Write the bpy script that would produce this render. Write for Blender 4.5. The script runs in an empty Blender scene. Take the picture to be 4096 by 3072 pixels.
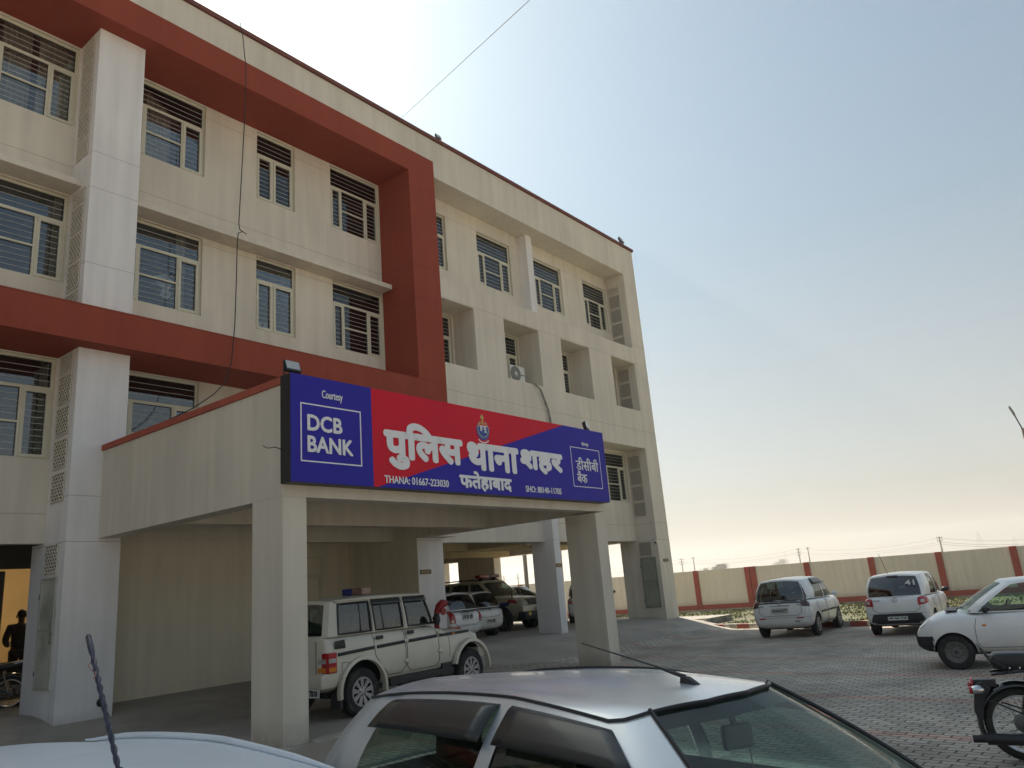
import bpy, bmesh, math, random
from mathutils import Vector, Matrix
from mathutils.bvhtree import BVHTree
R_=math.radians
SC=bpy.context.scene; COL=SC.collection
ZG=-1.86                      # paving level below the camera; everything is lifted by -ZG at the end
random.seed(7)
# ------------------------------------------------------------------ camera
_f=3064.06; _cx,_cy=2048.,1536.
def _unit(v): return Vector(v).normalized()
CX=_unit((4553-_cx,2149-_cy,_f)); CY=_unit((-1984-_cx,2697-_cy,_f)); CZ=CX.cross(CY)
if CZ.y>0: CZ=-CZ
RW=Matrix((CX,CY,CZ))          # world = RW @ cam (x right, y down, z forward)
cam=bpy.data.cameras.new('camera'); camo=bpy.data.objects.new('camera',cam); COL.objects.link(camo)
cam.sensor_fit='HORIZONTAL'; cam.sensor_width=36; cam.lens=_f/4096*36
cam.clip_start=.05; cam.clip_end=6000
_r,_u,_b=RW.col[0],-RW.col[1],-RW.col[2]
camo.matrix_world=Matrix(((_r[0],_u[0],_b[0],0),(_r[1],_u[1],_b[1],0),(_r[2],_u[2],_b[2],-ZG),(0,0,0,1)))
SC.camera=camo
# ------------------------------------------------------------------ world, sun, exposure
SUN_EL,SUN_AZ=R_(43),R_(15)    # azimuth from +Y towards +X
wd=bpy.data.worlds.new('World'); SC.world=wd; wd.use_nodes=True
_nt=wd.node_tree; _bg=_nt.nodes['Background']; _sk=_nt.nodes.new('ShaderNodeTexSky')
_sk.sky_type='NISHITA'; _sk.sun_disc=False; _sk.sun_elevation=SUN_EL; _sk.sun_rotation=SUN_AZ
_sk.altitude=200; _sk.air_density=1.0; _sk.dust_density=3.0; _sk.ozone_density=1.0
# dusty winter air: the clear-sky model fades into a pale haze towards the horizon
_tc=_nt.nodes.new('ShaderNodeTexCoord'); _sx=_nt.nodes.new('ShaderNodeSeparateXYZ'); _nt.links.new(_tc.outputs['Generated'],_sx.inputs[0])
_rp=_nt.nodes.new('ShaderNodeValToRGB'); _nt.links.new(_sx.outputs[2],_rp.inputs[0]); _cr=_rp.color_ramp; _cr.interpolation='EASE'
_cr.elements[0].position=0; _cr.elements[0].color=(.96,.96,.96,1); _cr.elements[1].position=.62; _cr.elements[1].color=(.38,.38,.38,1)
_e=_cr.elements.new(.14); _e.color=(.72,.72,.72,1)
_mx=_nt.nodes.new('ShaderNodeMix'); _mx.data_type='RGBA'; _nt.links.new(_rp.outputs[0],_mx.inputs[0]); _tn=_nt.nodes.new('ShaderNodeMix'); _tn.data_type='RGBA'; _tn.blend_type='MULTIPLY'; _tn.inputs[0].default_value=1; _tn.inputs[7].default_value=(.66,.77,.76,1); _nt.links.new(_sk.outputs[0],_tn.inputs[6]); _nt.links.new(_tn.outputs[2],_mx.inputs[6]); _hz=_nt.nodes.new('ShaderNodeValToRGB'); _nt.links.new(_sx.outputs[2],_hz.inputs[0]); _hc=_hz.color_ramp
_hc.elements[0].color=(.86,.79,.70,1); _hc.elements[1].position=.4; _hc.elements[1].color=(.60,.71,.73,1); _h2=_hc.elements.new(.13); _h2.color=(.88,.87,.83,1)
_hm=_nt.nodes.new('ShaderNodeMix'); _hm.data_type='RGBA'; _hm.blend_type='MULTIPLY'; _hm.inputs[0].default_value=1; _hm.inputs[7].default_value=(4.2,4.2,4.2,1); _hm.clamp_result=False
_nt.links.new(_hz.outputs[0],_hm.inputs[6])
# forward scattering: the haze is brighter towards the sun
_dp=_nt.nodes.new('ShaderNodeVectorMath'); _dp.operation='DOT_PRODUCT'; _nt.links.new(_tc.outputs['Generated'],_dp.inputs[0]); _dp.inputs[1].default_value=(math.cos(SUN_EL)*math.sin(SUN_AZ),math.cos(SUN_EL)*math.cos(SUN_AZ),math.sin(SUN_EL))
def _mth(op,a,b,c=None):
    n=_nt.nodes.new('ShaderNodeMath'); n.operation=op
    for i,v in enumerate((a,b,c)):
        if v is None: continue
        if isinstance(v,(int,float)): n.inputs[i].default_value=v
        else: _nt.links.new(v,n.inputs[i])
    return n.outputs[0]
_d0=_mth('MAXIMUM',_dp.outputs['Value'],0.0); _p4=_mth('POWER',_d0,4.0); _g=_mth('MULTIPLY_ADD',_d0,.25,.60); _g=_mth('MULTIPLY_ADD',_p4,.8,_g)
_gs=_nt.nodes.new('ShaderNodeVectorMath'); _gs.operation='SCALE'; _nt.links.new(_hm.outputs[2],_gs.inputs[0]); _nt.links.new(_g,_gs.inputs['Scale']); _nt.links.new(_gs.outputs[0],_mx.inputs[7])
_nt.links.new(_mx.outputs[2],_bg.inputs[0]); _bg.inputs[1].default_value=.09
sl=bpy.data.lights.new('sun','SUN'); sl.energy=5.0; sl.angle=R_(.6); sl.color=(1,.93,.82)
so=bpy.data.objects.new('sun',sl); COL.objects.link(so); so.location=(0,0,40)
SDIR=Vector((math.cos(SUN_EL)*math.sin(SUN_AZ),math.cos(SUN_EL)*math.cos(SUN_AZ),math.sin(SUN_EL)))
so.rotation_euler=SDIR.to_track_quat('Z','Y').to_euler()
SC.view_settings.view_transform='Standard'; SC.view_settings.look='None'
SC.view_settings.exposure=1.22; SC.view_settings.gamma=1
SC.cycles.max_bounces=8; SC.cycles.diffuse_bounces=4; SC.cycles.glossy_bounces=4
SC.cycles.transparent_max_bounces=24; SC.cycles.transmission_bounces=6; SC.cycles.volume_bounces=0
SC.cycles.use_denoising=True
# ------------------------------------------------------------------ object helpers
def tag(o,label=None,cat=None,group=None,kind=None):
    if label: o['label']=label
    if cat: o['category']=cat
    if group: o['group']=group
    if kind: o['kind']=kind
    return o
def empty(name,label,cat,loc=(0,0,0),rz=0,group=None):
    o=bpy.data.objects.new(name,None); COL.objects.link(o); o.location=loc; o.rotation_euler=(0,0,rz)
    o.empty_display_size=.2
    return tag(o,label,cat,group)
class MB:
    def __init__(s): s.v=[]; s.f=[]; s.m=[]; s.mi=0
    def add(s,vs,fs):
        b=len(s.v); s.v+=[tuple(p) for p in vs]
        for f in fs: s.f.append(tuple(b+i for i in f)); s.m.append(s.mi)
    def box(s,x0,x1,y0,y1,z0,z1):
        if x0>x1:x0,x1=x1,x0
        if y0>y1:y0,y1=y1,y0
        if z0>z1:z0,z1=z1,z0
        s.add([(x0,y0,z0),(x1,y0,z0),(x1,y1,z0),(x0,y1,z0),(x0,y0,z1),(x1,y0,z1),(x1,y1,z1),(x0,y1,z1)],
              [(0,3,2,1),(4,5,6,7),(0,1,5,4),(1,2,6,5),(2,3,7,6),(3,0,4,7)]); return s
    def obox(s,c,ax,ay,az,hx,hy,hz):
        c,ax,ay,az=map(Vector,(c,ax,ay,az)); P=[]
        for k in (-1,1):
            for (i,j) in ((-1,-1),(1,-1),(1,1),(-1,1)): P.append(c+ax*hx*i+ay*hy*j+az*hz*k)
        s.add(P,[(0,3,2,1),(4,5,6,7),(0,1,5,4),(1,2,6,5),(2,3,7,6),(3,0,4,7)]); return s
    def bar(s,a,b,w,h=None,up=(0,0,1)):
        a,b=Vector(a),Vector(b); d=(b-a); L=d.length; d.normalize(); up=Vector(up)
        if abs(d.dot(up))>.98: up=Vector((1,0,0))
        sx=d.cross(up).normalized(); uz=sx.cross(d); h=h or w
        return s.obox((a+b)/2,d,sx,uz,L/2,w/2,h/2)
    def tube(s,pts,r,n=8,closed=False,cap=True):
        pts=[Vector(p) for p in pts]; N=len(pts); rr=r if isinstance(r,(list,tuple)) else [r]*N
        prev=None; rings=[]
        for i,p in enumerate(pts):
            if closed: t=pts[(i+1)%N]-pts[i-1]
            else: t=pts[min(i+1,N-1)]-pts[max(i-1,0)]
            t.normalize()
            if prev is None:
                a=Vector((0,0,1)) if abs(t.z)<.9 else Vector((1,0,0))
                u=t.cross(a).normalized()
            else:
                u=(prev-t*prev.dot(t))
                u=u.normalized() if u.length>1e-6 else t.orthogonal().normalized()
            prev=u; w=t.cross(u)
            rings.append([p+(u*math.cos(2*math.pi*k/n)+w*math.sin(2*math.pi*k/n))*rr[i] for k in range(n)])
        vs=[q for g in rings for q in g]; fs=[]
        for i in range(N if closed else N-1):
            j=(i+1)%N
            for k in range(n):
                k2=(k+1)%n; fs.append((i*n+k,i*n+k2,j*n+k2,j*n+k))
        if cap and not closed: fs+= [tuple(range(n))[::-1],tuple((N-1)*n+k for k in range(n))]
        s.add(vs,fs); return s
    def lathe(s,prof,o,ax,n=24,cap=False):
        o=Vector(o); ax=Vector(ax).normalized(); u=ax.orthogonal().normalized(); w=ax.cross(u); vs=[]; fs=[]; m=len(prof)
        for i in range(n):
            a=2*math.pi*i/n; d=u*math.cos(a)+w*math.sin(a)
            for (r,h) in prof: vs.append(o+d*r+ax*h)
        for i in range(n):
            j=(i+1)%n
            for k in range(m-1): fs.append((i*m+k,j*m+k,j*m+k+1,i*m+k+1))
        if cap:
            fs.append(tuple(i*m for i in range(n))[::-1]); fs.append(tuple(i*m+m-1 for i in range(n)))
        s.add(vs,fs); return s
    def cyl(s,a,b,r,n=14,r2=None):
        a,b=Vector(a),Vector(b); L=(b-a).length
        return s.lathe([(r,0),(r if r2 is None else r2,L)],a,b-a,n,True)
    def ball(s,c,rx,ry=None,rz=None,n=12,m=8):
        ry=ry or rx; rz=rz or rx; vs=[]; fs=[]
        for j in range(m+1):
            t=math.pi*j/m
            for i in range(n):
                a=2*math.pi*i/n
                vs.append((c[0]+rx*math.sin(t)*math.cos(a),c[1]+ry*math.sin(t)*math.sin(a),c[2]+rz*math.cos(t)))
        for j in range(m):
            for i in range(n):
                k=(i+1)%n; fs.append((j*n+i,(j+1)*n+i,(j+1)*n+k,j*n+k))
        s.add(vs,fs); return s
    def prism(s,poly,y0,y1,axis='y'):
        n=len(poly)
        def P(a,b,y): return (a,y,b) if axis=='y' else ((y,a,b) if axis=='x' else (a,b,y))
        s.add([P(a,b,y0) for a,b in poly]+[P(a,b,y1) for a,b in poly],
              [tuple(range(n)),tuple(range(2*n-1,n-1,-1))]+[(i,n+i,n+(i+1)%n,(i+1)%n) for i in range(n)]); return s
    def build(s,name,mat,parent=None,smooth=None,bevel=0,fixn=True,weld=False):
        me=bpy.data.meshes.new(name); me.from_pydata(s.v,[],s.f)
        mats=mat if isinstance(mat,(list,tuple)) else [mat]
        for q in mats: me.materials.append(q)
        if len(mats)>1: me.polygons.foreach_set('material_index',s.m)
        if fixn or weld:
            bm=bmesh.new(); bm.from_mesh(me)
            if weld: bmesh.ops.remove_doubles(bm,verts=bm.verts,dist=1e-4)
            bmesh.ops.recalc_face_normals(bm,faces=bm.faces)
            if bevel: bmesh.ops.bevel(bm,geom=[e for e in bm.edges if len(e.link_faces)==2 and e.calc_face_angle(0)>.5],offset=bevel,segments=2,affect='EDGES',profile=.6)
            bm.to_mesh(me); bm.free()
        me.update()
        if smooth is not None:
            me.shade_smooth(); me.set_sharp_from_angle(angle=R_(smooth))
        o=bpy.data.objects.new(name,me); COL.objects.link(o)
        if parent: o.parent=parent
        return o
def copy_tree(o,parent=None):
    c=o.copy(); COL.objects.link(c)
    if parent is not None: c.parent=parent
    for ch in list(o.children): copy_tree(ch,c)
    return c
# ------------------------------------------------------------------ materials
_M={}
def N(nt,t,**k):
    n=nt.nodes.new(t)
    for a,b in k.items(): setattr(n,a,b)
    return n
def mat(name,col,rough=.6,metal=0,var=.0,vs=3,bump=0,bs=60,coat=0,spec=.5,dirt=None,emit=None,alpha=None,dust=None,stretch=None,var2=None):
    """painted / solid surface with low-frequency tone variation, fine bump and optional dirt patches"""
    if name in _M: return _M[name]
    m=bpy.data.materials.new(name); m.use_nodes=True; nt=m.node_tree; b=nt.nodes['Principled BSDF']
    L=nt.links.new
    b.inputs['Base Color'].default_value=(*col,1); b.inputs['Roughness'].default_value=rough; b.inputs['Metallic'].default_value=metal
    b.inputs['Specular IOR Level'].default_value=spec
    if coat: b.inputs['Coat Weight'].default_value=coat; b.inputs['Coat Roughness'].default_value=.06
    if emit: b.inputs['Emission Color'].default_value=(*emit[0],1); b.inputs['Emission Strength'].default_value=emit[1]
    tc=N(nt,'ShaderNodeTexCoord'); src=tc.outputs['Object']
    if stretch:
        mp=N(nt,'ShaderNodeMapping'); mp.inputs['Scale'].default_value=stretch; L(src,mp.inputs[0]); src=mp.outputs[0]
    last=None
    if var:
        n=N(nt,'ShaderNodeTexNoise'); n.inputs['Scale'].default_value=vs; n.inputs['Detail'].default_value=6; L(src,n.inputs[0])
        r=N(nt,'ShaderNodeMapRange'); r.inputs[1].default_value=.3; r.inputs[2].default_value=.7; r.inputs[3].default_value=1-var; r.inputs[4].default_value=1+var*.6
        L(n.outputs[0],r.inputs[0])
        mx=N(nt,'ShaderNodeMix',data_type='RGBA',blend_type='MULTIPLY'); mx.inputs[0].default_value=1; mx.inputs[6].default_value=(*col,1)
        L(r.outputs[0],mx.inputs[7]); last=mx.outputs[2]
    if dirt:
        n2=N(nt,'ShaderNodeTexNoise'); n2.inputs['Scale'].default_value=dirt[1]; n2.inputs['Detail'].default_value=8; L(tc.outputs['Object'],n2.inputs[0])
        r2=N(nt,'ShaderNodeMapRange'); r2.inputs[1].default_value=dirt[3]; r2.inputs[2].default_value=dirt[3]+.15; r2.inputs[4].default_value=dirt[2]
        L(n2.outputs[0],r2.inputs[0])
        mx=N(nt,'ShaderNodeMix',data_type='RGBA'); L(r2.outputs[0],mx.inputs[0]); mx.inputs[6].default_value=(*col,1)
        if last: L(last,mx.inputs[6])
        mx.inputs[7].default_value=(*dirt[0],1); last=mx.outputs[2]
    if dust:   # dust on the lower body: (colour, z0, z1, amount)
        sp=N(nt,'ShaderNodeSeparateXYZ'); L(tc.outputs['Object'],sp.inputs[0])
        r3=N(nt,'ShaderNodeMapRange'); r3.inputs[1].default_value=dust[1]; r3.inputs[2].default_value=dust[2]; r3.inputs[3].default_value=dust[3]; r3.inputs[4].default_value=0
        n3=N(nt,'ShaderNodeTexNoise'); n3.inputs['Scale'].default_value=5; n3.inputs['Detail'].default_value=7; L(tc.outputs['Object'],n3.inputs[0])
        mm=N(nt,'ShaderNodeMath',operation='MULTIPLY'); L(sp.outputs[2],r3.inputs[0]); L(r3.outputs[0],mm.inputs[0]); L(n3.outputs[0],mm.inputs[1])
        mx=N(nt,'ShaderNodeMix',data_type='RGBA'); L(mm.outputs[0],mx.inputs[0]); mx.inputs[6].default_value=(*col,1)
        if last: L(last,mx.inputs[6])
        mx.inputs[7].default_value=(*dust[0],1); last=mx.outputs[2]
    if last: L(last,b.inputs['Base Color'])
    if bump:
        n4=N(nt,'ShaderNodeTexNoise'); n4.inputs['Scale'].default_value=bs; n4.inputs['Detail'].default_value=5; L(tc.outputs['Object'],n4.inputs[0])
        bp=N(nt,'ShaderNodeBump'); bp.inputs['Strength'].default_value=bump; bp.inputs['Distance'].default_value=.01
        L(n4.outputs[0],bp.inputs['Height']); L(bp.outputs[0],b.inputs['Normal'])
    _M[name]=m; return m
def glass(name,tint,refl=.08,rough=.02,rmax=1.0):
    if name in _M: return _M[name]
    m=bpy.data.materials.new(name); m.use_nodes=True; nt=m.node_tree; nt.nodes.clear(); L=nt.links.new
    o=N(nt,'ShaderNodeOutputMaterial'); t=N(nt,'ShaderNodeBsdfTransparent'); g=N(nt,'ShaderNodeBsdfGlossy'); mx=N(nt,'ShaderNodeMixShader')
    t.inputs[0].default_value=(*tint,1); g.inputs['Roughness'].default_value=rough
    lw=N(nt,'ShaderNodeFresnel'); lw.inputs[0].default_value=1.5
    mr=N(nt,'ShaderNodeMapRange'); mr.inputs[1].default_value=0; mr.inputs[2].default_value=1; mr.inputs[3].default_value=refl; mr.inputs[4].default_value=rmax
    L(lw.outputs[0],mr.inputs[0]); L(mr.outputs[0],mx.inputs[0]); L(t.outputs[0],mx.inputs[1]); L(g.outputs[0],mx.inputs[2]); L(mx.outputs[0],o.inputs[0])
    _M[name]=m; return m
def plaster(name,col,lines=(),axis=2,var=.13,dirtz=None):
    """painted plaster: tone variation, faint rain streaks, hairline render joints at given heights (camera-based z)"""
    if name in _M: return _M[name]
    m=bpy.data.materials.new(name); m.use_nodes=True; nt=m.node_tree; b=nt.nodes['Principled BSDF']; L=nt.links.new
    b.inputs['Roughness'].default_value=.75; b.inputs['Specular IOR Level'].default_value=.25
    tc=N(nt,'ShaderNodeTexCoord'); n=N(nt,'ShaderNodeTexNoise'); n.inputs['Scale'].default_value=.6; n.inputs['Detail'].default_value=7; L(tc.outputs['Object'],n.inputs[0])
    mp=N(nt,'ShaderNodeMapping'); mp.inputs['Scale'].default_value=(5,5,.35); L(tc.outputs['Object'],mp.inputs[0])
    n2=N(nt,'ShaderNodeTexNoise'); n2.inputs['Scale'].default_value=1; n2.inputs['Detail'].default_value=5; L(mp.outputs[0],n2.inputs[0])
    ad=N(nt,'ShaderNodeMath',operation='ADD'); L(n.outputs[0],ad.inputs[0]); L(n2.outputs[0],ad.inputs[1])
    r=N(nt,'ShaderNodeMapRange'); r.inputs[1].default_value=.7; r.inputs[2].default_value=1.3; r.inputs[3].default_value=1-var; r.inputs[4].default_value=1+var*.5; L(ad.outputs[0],r.inputs[0])
    mx=N(nt,'ShaderNodeMix',data_type='RGBA',blend_type='MULTIPLY'); mx.inputs[0].default_value=1; mx.inputs[6].default_value=(*col,1); L(r.outputs[0],mx.inputs[7])
    last=mx.outputs[2]
    if lines:
        sp=N(nt,'ShaderNodeSeparateXYZ'); L(tc.outputs['Object'],sp.inputs[0]); acc=None
        nw=N(nt,'ShaderNodeTexNoise'); nw.inputs['Scale'].default_value=2; L(tc.outputs['Object'],nw.inputs[0])
        wob=N(nt,'ShaderNodeMath',operation='MULTIPLY_ADD'); L(nw.outputs[0],wob.inputs[0]); wob.inputs[1].default_value=.02; L(sp.outputs[2],wob.inputs[2])
        for z in lines:
            c=N(nt,'ShaderNodeMath',operation='COMPARE'); L(wob.outputs[0],c.inputs[0]); c.inputs[1].default_value=z; c.inputs[2].default_value=.006
            if acc: a=N(nt,'ShaderNodeMath',operation='MAXIMUM'); L(acc,a.inputs[0]); L(c.outputs[0],a.inputs[1]); acc=a.outputs[0]
            else: acc=c.outputs[0]
        f=N(nt,'ShaderNodeMath',operation='MULTIPLY'); L(acc,f.inputs[0]); f.inputs[1].default_value=.55
        m2=N(nt,'ShaderNodeMix',data_type='RGBA'); L(f.outputs[0],m2.inputs[0]); L(last,m2.inputs[6]); m2.inputs[7].default_value=(col[0]*.3,col[1]*.27,col[2]*.25,1); last=m2.outputs[2]
    if dirtz is not None:   # splash dirt near the floor
        sp2=N(nt,'ShaderNodeSeparateXYZ'); L(tc.outputs['Object'],sp2.inputs[0])
        r3=N(nt,'ShaderNodeMapRange'); r3.inputs[1].default_value=dirtz; r3.inputs[2].default_value=dirtz+.35; r3.inputs[3].default_value=1; r3.inputs[4].default_value=0; L(sp2.outputs[2],r3.inputs[0])
        n3=N(nt,'ShaderNodeTexNoise'); n3.inputs['Scale'].default_value=6; n3.inputs['Detail'].default_value=8; L(tc.outputs['Object'],n3.inputs[0])
        m3=N(nt,'ShaderNodeMath',operation='MULTIPLY'); L(r3.outputs[0],m3.inputs[0]); L(n3.outputs[0],m3.inputs[1])
        m4=N(nt,'ShaderNodeMix',data_type='RGBA'); L(m3.outputs[0],m4.inputs[0]); L(last,m4.inputs[6]); m4.inputs[7].default_value=(.16,.13,.1,1); last=m4.outputs[2]
    L(last,b.inputs['Base Color'])
    n5=N(nt,'ShaderNodeTexNoise'); n5.inputs['Scale'].default_value=45; n5.inputs['Detail'].default_value=6; L(tc.outputs['Object'],n5.inputs[0])
    bp=N(nt,'ShaderNodeBump'); bp.inputs['Strength'].default_value=.25; bp.inputs['Distance'].default_value=.006; L(n5.outputs[0],bp.inputs['Height']); L(bp.outputs[0],b.inputs['Normal'])
    _M[name]=m; return m
FL=(8.62,5.24,1.91,1.31,11.05,7.87)
CREAM=plaster('cream_plaster',(.69,.63,.53),FL)
CREAM2=plaster('cream_plaster_plain',(.69,.63,.53),(),dirtz=-1.6)
WHITE=plaster('white_column_paint',(.78,.75,.73),(8.62,7.87,6.35,2.12,1.36),dirtz=-1.62)
RED=plaster('red_oxide_paint',(.30,.062,.034),(10.9,8.55,7.6,5.36),var=.12)
OCHRE=plaster('ochre_inner_wall',(.66,.54,.33))
UPVC=mat('cream_upvc_frame',(.62,.59,.47),.45,var=.05,vs=6)
BARM=mat('grille_bar_paint',(.6,.6,.58),.5)
CURT=mat('cream_curtain',(.62,.54,.40),.9,var=.15,vs=8)
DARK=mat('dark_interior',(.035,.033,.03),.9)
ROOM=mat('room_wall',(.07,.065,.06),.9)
WGL=glass('window_glass',(.80,.84,.86),.085,.015)
CONC=mat('cement_floor',(.40,.355,.30),.85,var=.25,vs=.8,bump=.3,bs=25,dirt=((.30,.26,.215),1.6,.7,.5))
BLACK=mat('black_plastic',(.02,.02,.022),.45,var=.2,vs=20)
RUB=mat('tyre_rubber',(.022,.021,.02),.85,var=.3,vs=12,bump=.3,bs=80,dirt=((.10,.085,.07),7,.35,.5))
CHR=mat('chrome',(.62,.62,.62),.18,1)
ALLOY=mat('silver_alloy',(.42,.42,.43),.35,.7,var=.12,vs=9)
STEEL=mat('dusty_steel_rim',(.17,.16,.15),.55,.4,var=.25,vs=12)
CABLE=mat('black_cable',(.015,.015,.015),.6)
# =================================================================== ground, paving, roads
def paver_mat():
    m=bpy.data.materials.new('interlock_pavers'); m.use_nodes=True; nt=m.node_tree; b=nt.nodes['Principled BSDF']; L=nt.links.new
    tc=N(nt,'ShaderNodeTexCoord'); mp=N(nt,'ShaderNodeMapping'); mp.inputs['Rotation'].default_value=(0,0,R_(96)); L(tc.outputs['Object'],mp.inputs[0])
    nz=N(nt,'ShaderNodeTexNoise'); nz.inputs['Scale'].default_value=6; nz.inputs['Detail'].default_value=2; L(mp.outputs[0],nz.inputs[0])
    sb=N(nt,'ShaderNodeVectorMath',operation='SUBTRACT'); L(nz.outputs['Color'],sb.inputs[0]); sb.inputs[1].default_value=(.5,.5,.5)
    sc=N(nt,'ShaderNodeVectorMath',operation='SCALE'); L(sb.outputs[0],sc.inputs[0]); sc.inputs['Scale'].default_value=.035
    # zig-zag of the interlocking edge
    sp=N(nt,'ShaderNodeSeparateXYZ'); L(mp.outputs[0],sp.inputs[0])
    pp=N(nt,'ShaderNodeMath',operation='PINGPONG'); L(sp.outputs[0],pp.inputs[0]); pp.inputs[1].default_value=.0575
    pm=N(nt,'ShaderNodeMath',operation='MULTIPLY'); L(pp.outputs[0],pm.inputs[0]); pm.inputs[1].default_value=.35
    cb=N(nt,'ShaderNodeCombineXYZ'); L(pm.outputs[0],cb.inputs[1])
    a1=N(nt,'ShaderNodeVectorMath',operation='ADD'); L(mp.outputs[0],a1.inputs[0]); L(sc.outputs[0],a1.inputs[1])
    a2=N(nt,'ShaderNodeVectorMath',operation='ADD'); L(a1.outputs[0],a2.inputs[0]); L(cb.outputs[0],a2.inputs[1])
    br=N(nt,'ShaderNodeTexBrick'); L(a2.outputs[0],br.inputs[0]); br.inputs['Scale'].default_value=1
    br.inputs['Brick Width'].default_value=.23; br.inputs['Row Height'].default_value=.115; br.inputs['Mortar Size'].default_value=.010; br.inputs['Mortar Smooth'].default_value=.4
    br.inputs['Color1'].default_value=(.37,.33,.275,1); br.inputs['Color2'].default_value=(.51,.46,.39,1); br.inputs['Mortar'].default_value=(.04,.035,.03,1)
    # red courses every 2.45 m
    md=N(nt,'ShaderNodeMath',operation='FLOORED_MODULO'); sp2=N(nt,'ShaderNodeSeparateXYZ'); L(a2.outputs[0],sp2.inputs[0]); L(sp2.outputs[1],md.inputs[0]); md.inputs[1].default_value=2.3
    cp=N(nt,'ShaderNodeMath',operation='LESS_THAN'); L(md.outputs[0],cp.inputs[0]); cp.inputs[1].default_value=.23
    rc=N(nt,'ShaderNodeMix',data_type='RGBA',blend_type='MULTIPLY'); mf=N(nt,'ShaderNodeMath',operation='MULTIPLY'); L(cp.outputs[0],mf.inputs[0]); mf.inputs[1].default_value=.45
    L(mf.outputs[0],rc.inputs[0]); L(br.outputs[0],rc.inputs[6]); rc.inputs[7].default_value=(1.35,.62,.58,1)
    n2=N(nt,'ShaderNodeTexNoise'); n2.inputs['Scale'].default_value=.7; n2.inputs['Detail'].default_value=9; L(tc.outputs['Object'],n2.inputs[0])
    r=N(nt,'ShaderNodeMapRange'); r.inputs[1].default_value=.3; r.inputs[2].default_value=.7; r.inputs[3].default_value=.7; r.inputs[4].default_value=1.3; L(n2.outputs[0],r.inputs[0])
    m2=N(nt,'ShaderNodeMix',data_type='RGBA',blend_type='MULTIPLY'); m2.inputs[0].default_value=1; L(rc.outputs[2],m2.inputs[6]); L(r.outputs[0],m2.inputs[7])
    n3=N(nt,'ShaderNodeTexNoise'); n3.inputs['Scale'].default_value=14; n3.inputs['Detail'].default_value=8; L(tc.outputs['Object'],n3.inputs[0])
    r3=N(nt,'ShaderNodeMapRange'); r3.inputs[1].default_value=.45; r3.inputs[2].default_value=.75; r3.inputs[4].default_value=.5; L(n3.outputs[0],r3.inputs[0])
    m3=N(nt,'ShaderNodeMix',data_type='RGBA'); L(r3.outputs[0],m3.inputs[0]); L(m2.outputs[2],m3.inputs[6]); m3.inputs[7].default_value=(.42,.37,.29,1)
    # oil drips, tyre dust and damp patches
    n6=N(nt,'ShaderNodeTexNoise'); n6.inputs['Scale'].default_value=1.1; n6.inputs['Detail'].default_value=10; n6.inputs['Roughness'].default_value=.65; n6.inputs['Distortion'].default_value=.6; L(tc.outputs['Object'],n6.inputs[0])
    r6=N(nt,'ShaderNodeMapRange'); r6.inputs[1].default_value=.56; r6.inputs[2].default_value=.70; r6.inputs[4].default_value=.30; L(n6.outputs[0],r6.inputs[0])
    m6=N(nt,'ShaderNodeMix',data_type='RGBA'); L(r6.outputs[0],m6.inputs[0]); L(m3.outputs[2],m6.inputs[6]); m6.inputs[7].default_value=(.10,.085,.07,1); m3=m6
    L(m3.outputs[2],b.inputs['Base Color']); b.inputs['Roughness'].default_value=.85; b.inputs['Specular IOR Level'].default_value=.3
    ad=N(nt,'ShaderNodeMath',operation='MULTIPLY_ADD'); L(n3.outputs[0],ad.inputs[0]); ad.inputs[1].default_value=.35
    iv=N(nt,'ShaderNodeMath',operation='SUBTRACT'); iv.inputs[0].default_value=1; L(br.outputs['Fac'],iv.inputs[1]); L(iv.outputs[0],ad.inputs[2])
    bp=N(nt,'ShaderNodeBump'); bp.inputs['Strength'].default_value=.8; bp.inputs['Distance'].default_value=.012; L(ad.outputs[0],bp.inputs['Height']); L(bp.outputs[0],b.inputs['Normal'])
    return m
SOIL=mat('dry_soil',(.105,.098,.05),.95,var=.3,vs=.5,bump=.4,bs=8,dirt=((.075,.085,.03),.7,.8,.45))
FIELD=mat('field_soil',(.27,.23,.16),.95,var=.3,vs=.02)
def sheet(name,x0,x1,y0,y1,z,m,kind='structure'):
    o=MB(); o.add([(x0,y0,z),(x1,y0,z),(x1,y1,z),(x0,y1,z)],[(0,1,2,3)]); o=o.build(name,m); return tag(o,kind=kind)
sheet('ground',-1100,1100,-1100,1100,ZG-.06,FIELD)
PAV=paver_mat()
_p=MB(); _pts=[(-40,-30),(24.2,-30),(24.2,2.0),(24.75,7.2),(25.85,12.6),(29,12.9),(29,36),(-40,36)]
_p.add([(a,b,ZG) for a,b in _pts],[tuple(range(8))]); tag(_p.build('paved_yard',PAV),kind='structure')
_g=MB(); _gp=[(24.2,-30),(35.95,-30),(35.95,46),(29,46),(29,12.9),(25.9,12.6),(24.8,7.2),(24.25,2.0)]
_g.add([(a,b,ZG+.10) for a,b in _gp],[tuple(range(8))]); tag(_g.build('verge',SOIL),kind='structure')
def hgt(x,y):
    def ss(a): a=max(0,min(1,a)); return a*a*(3-2*a)
    h=ZG-.03
    # porch deck with a ramp at either end
    if y>=8.28:
        k=1.0
        if x>13.85: k=ss((17.3-x)/3.45)*ss((y-8.28)/1.3)
        if x<5.9: k=ss((x-2.6)/3.3)
        h=max(h,ZG-.02+k*(.28))
        yy=ss((y-12.6)/2.0)
        if x<=13.6: h=max(h,-1.60+yy*.27)
    # ramp up into the stilt parking
    if x>12.0:
        k2=ss((y-10.6)/3.6)*ss((x-12.0)/3)
        e=1.0 if x<26.2 else 0
        h=max(h,(ZG-.03)+k2*(.56)*e) if e else h
    if y>=14.3 and x<=26: h=max(h,-1.33)
    return h
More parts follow.
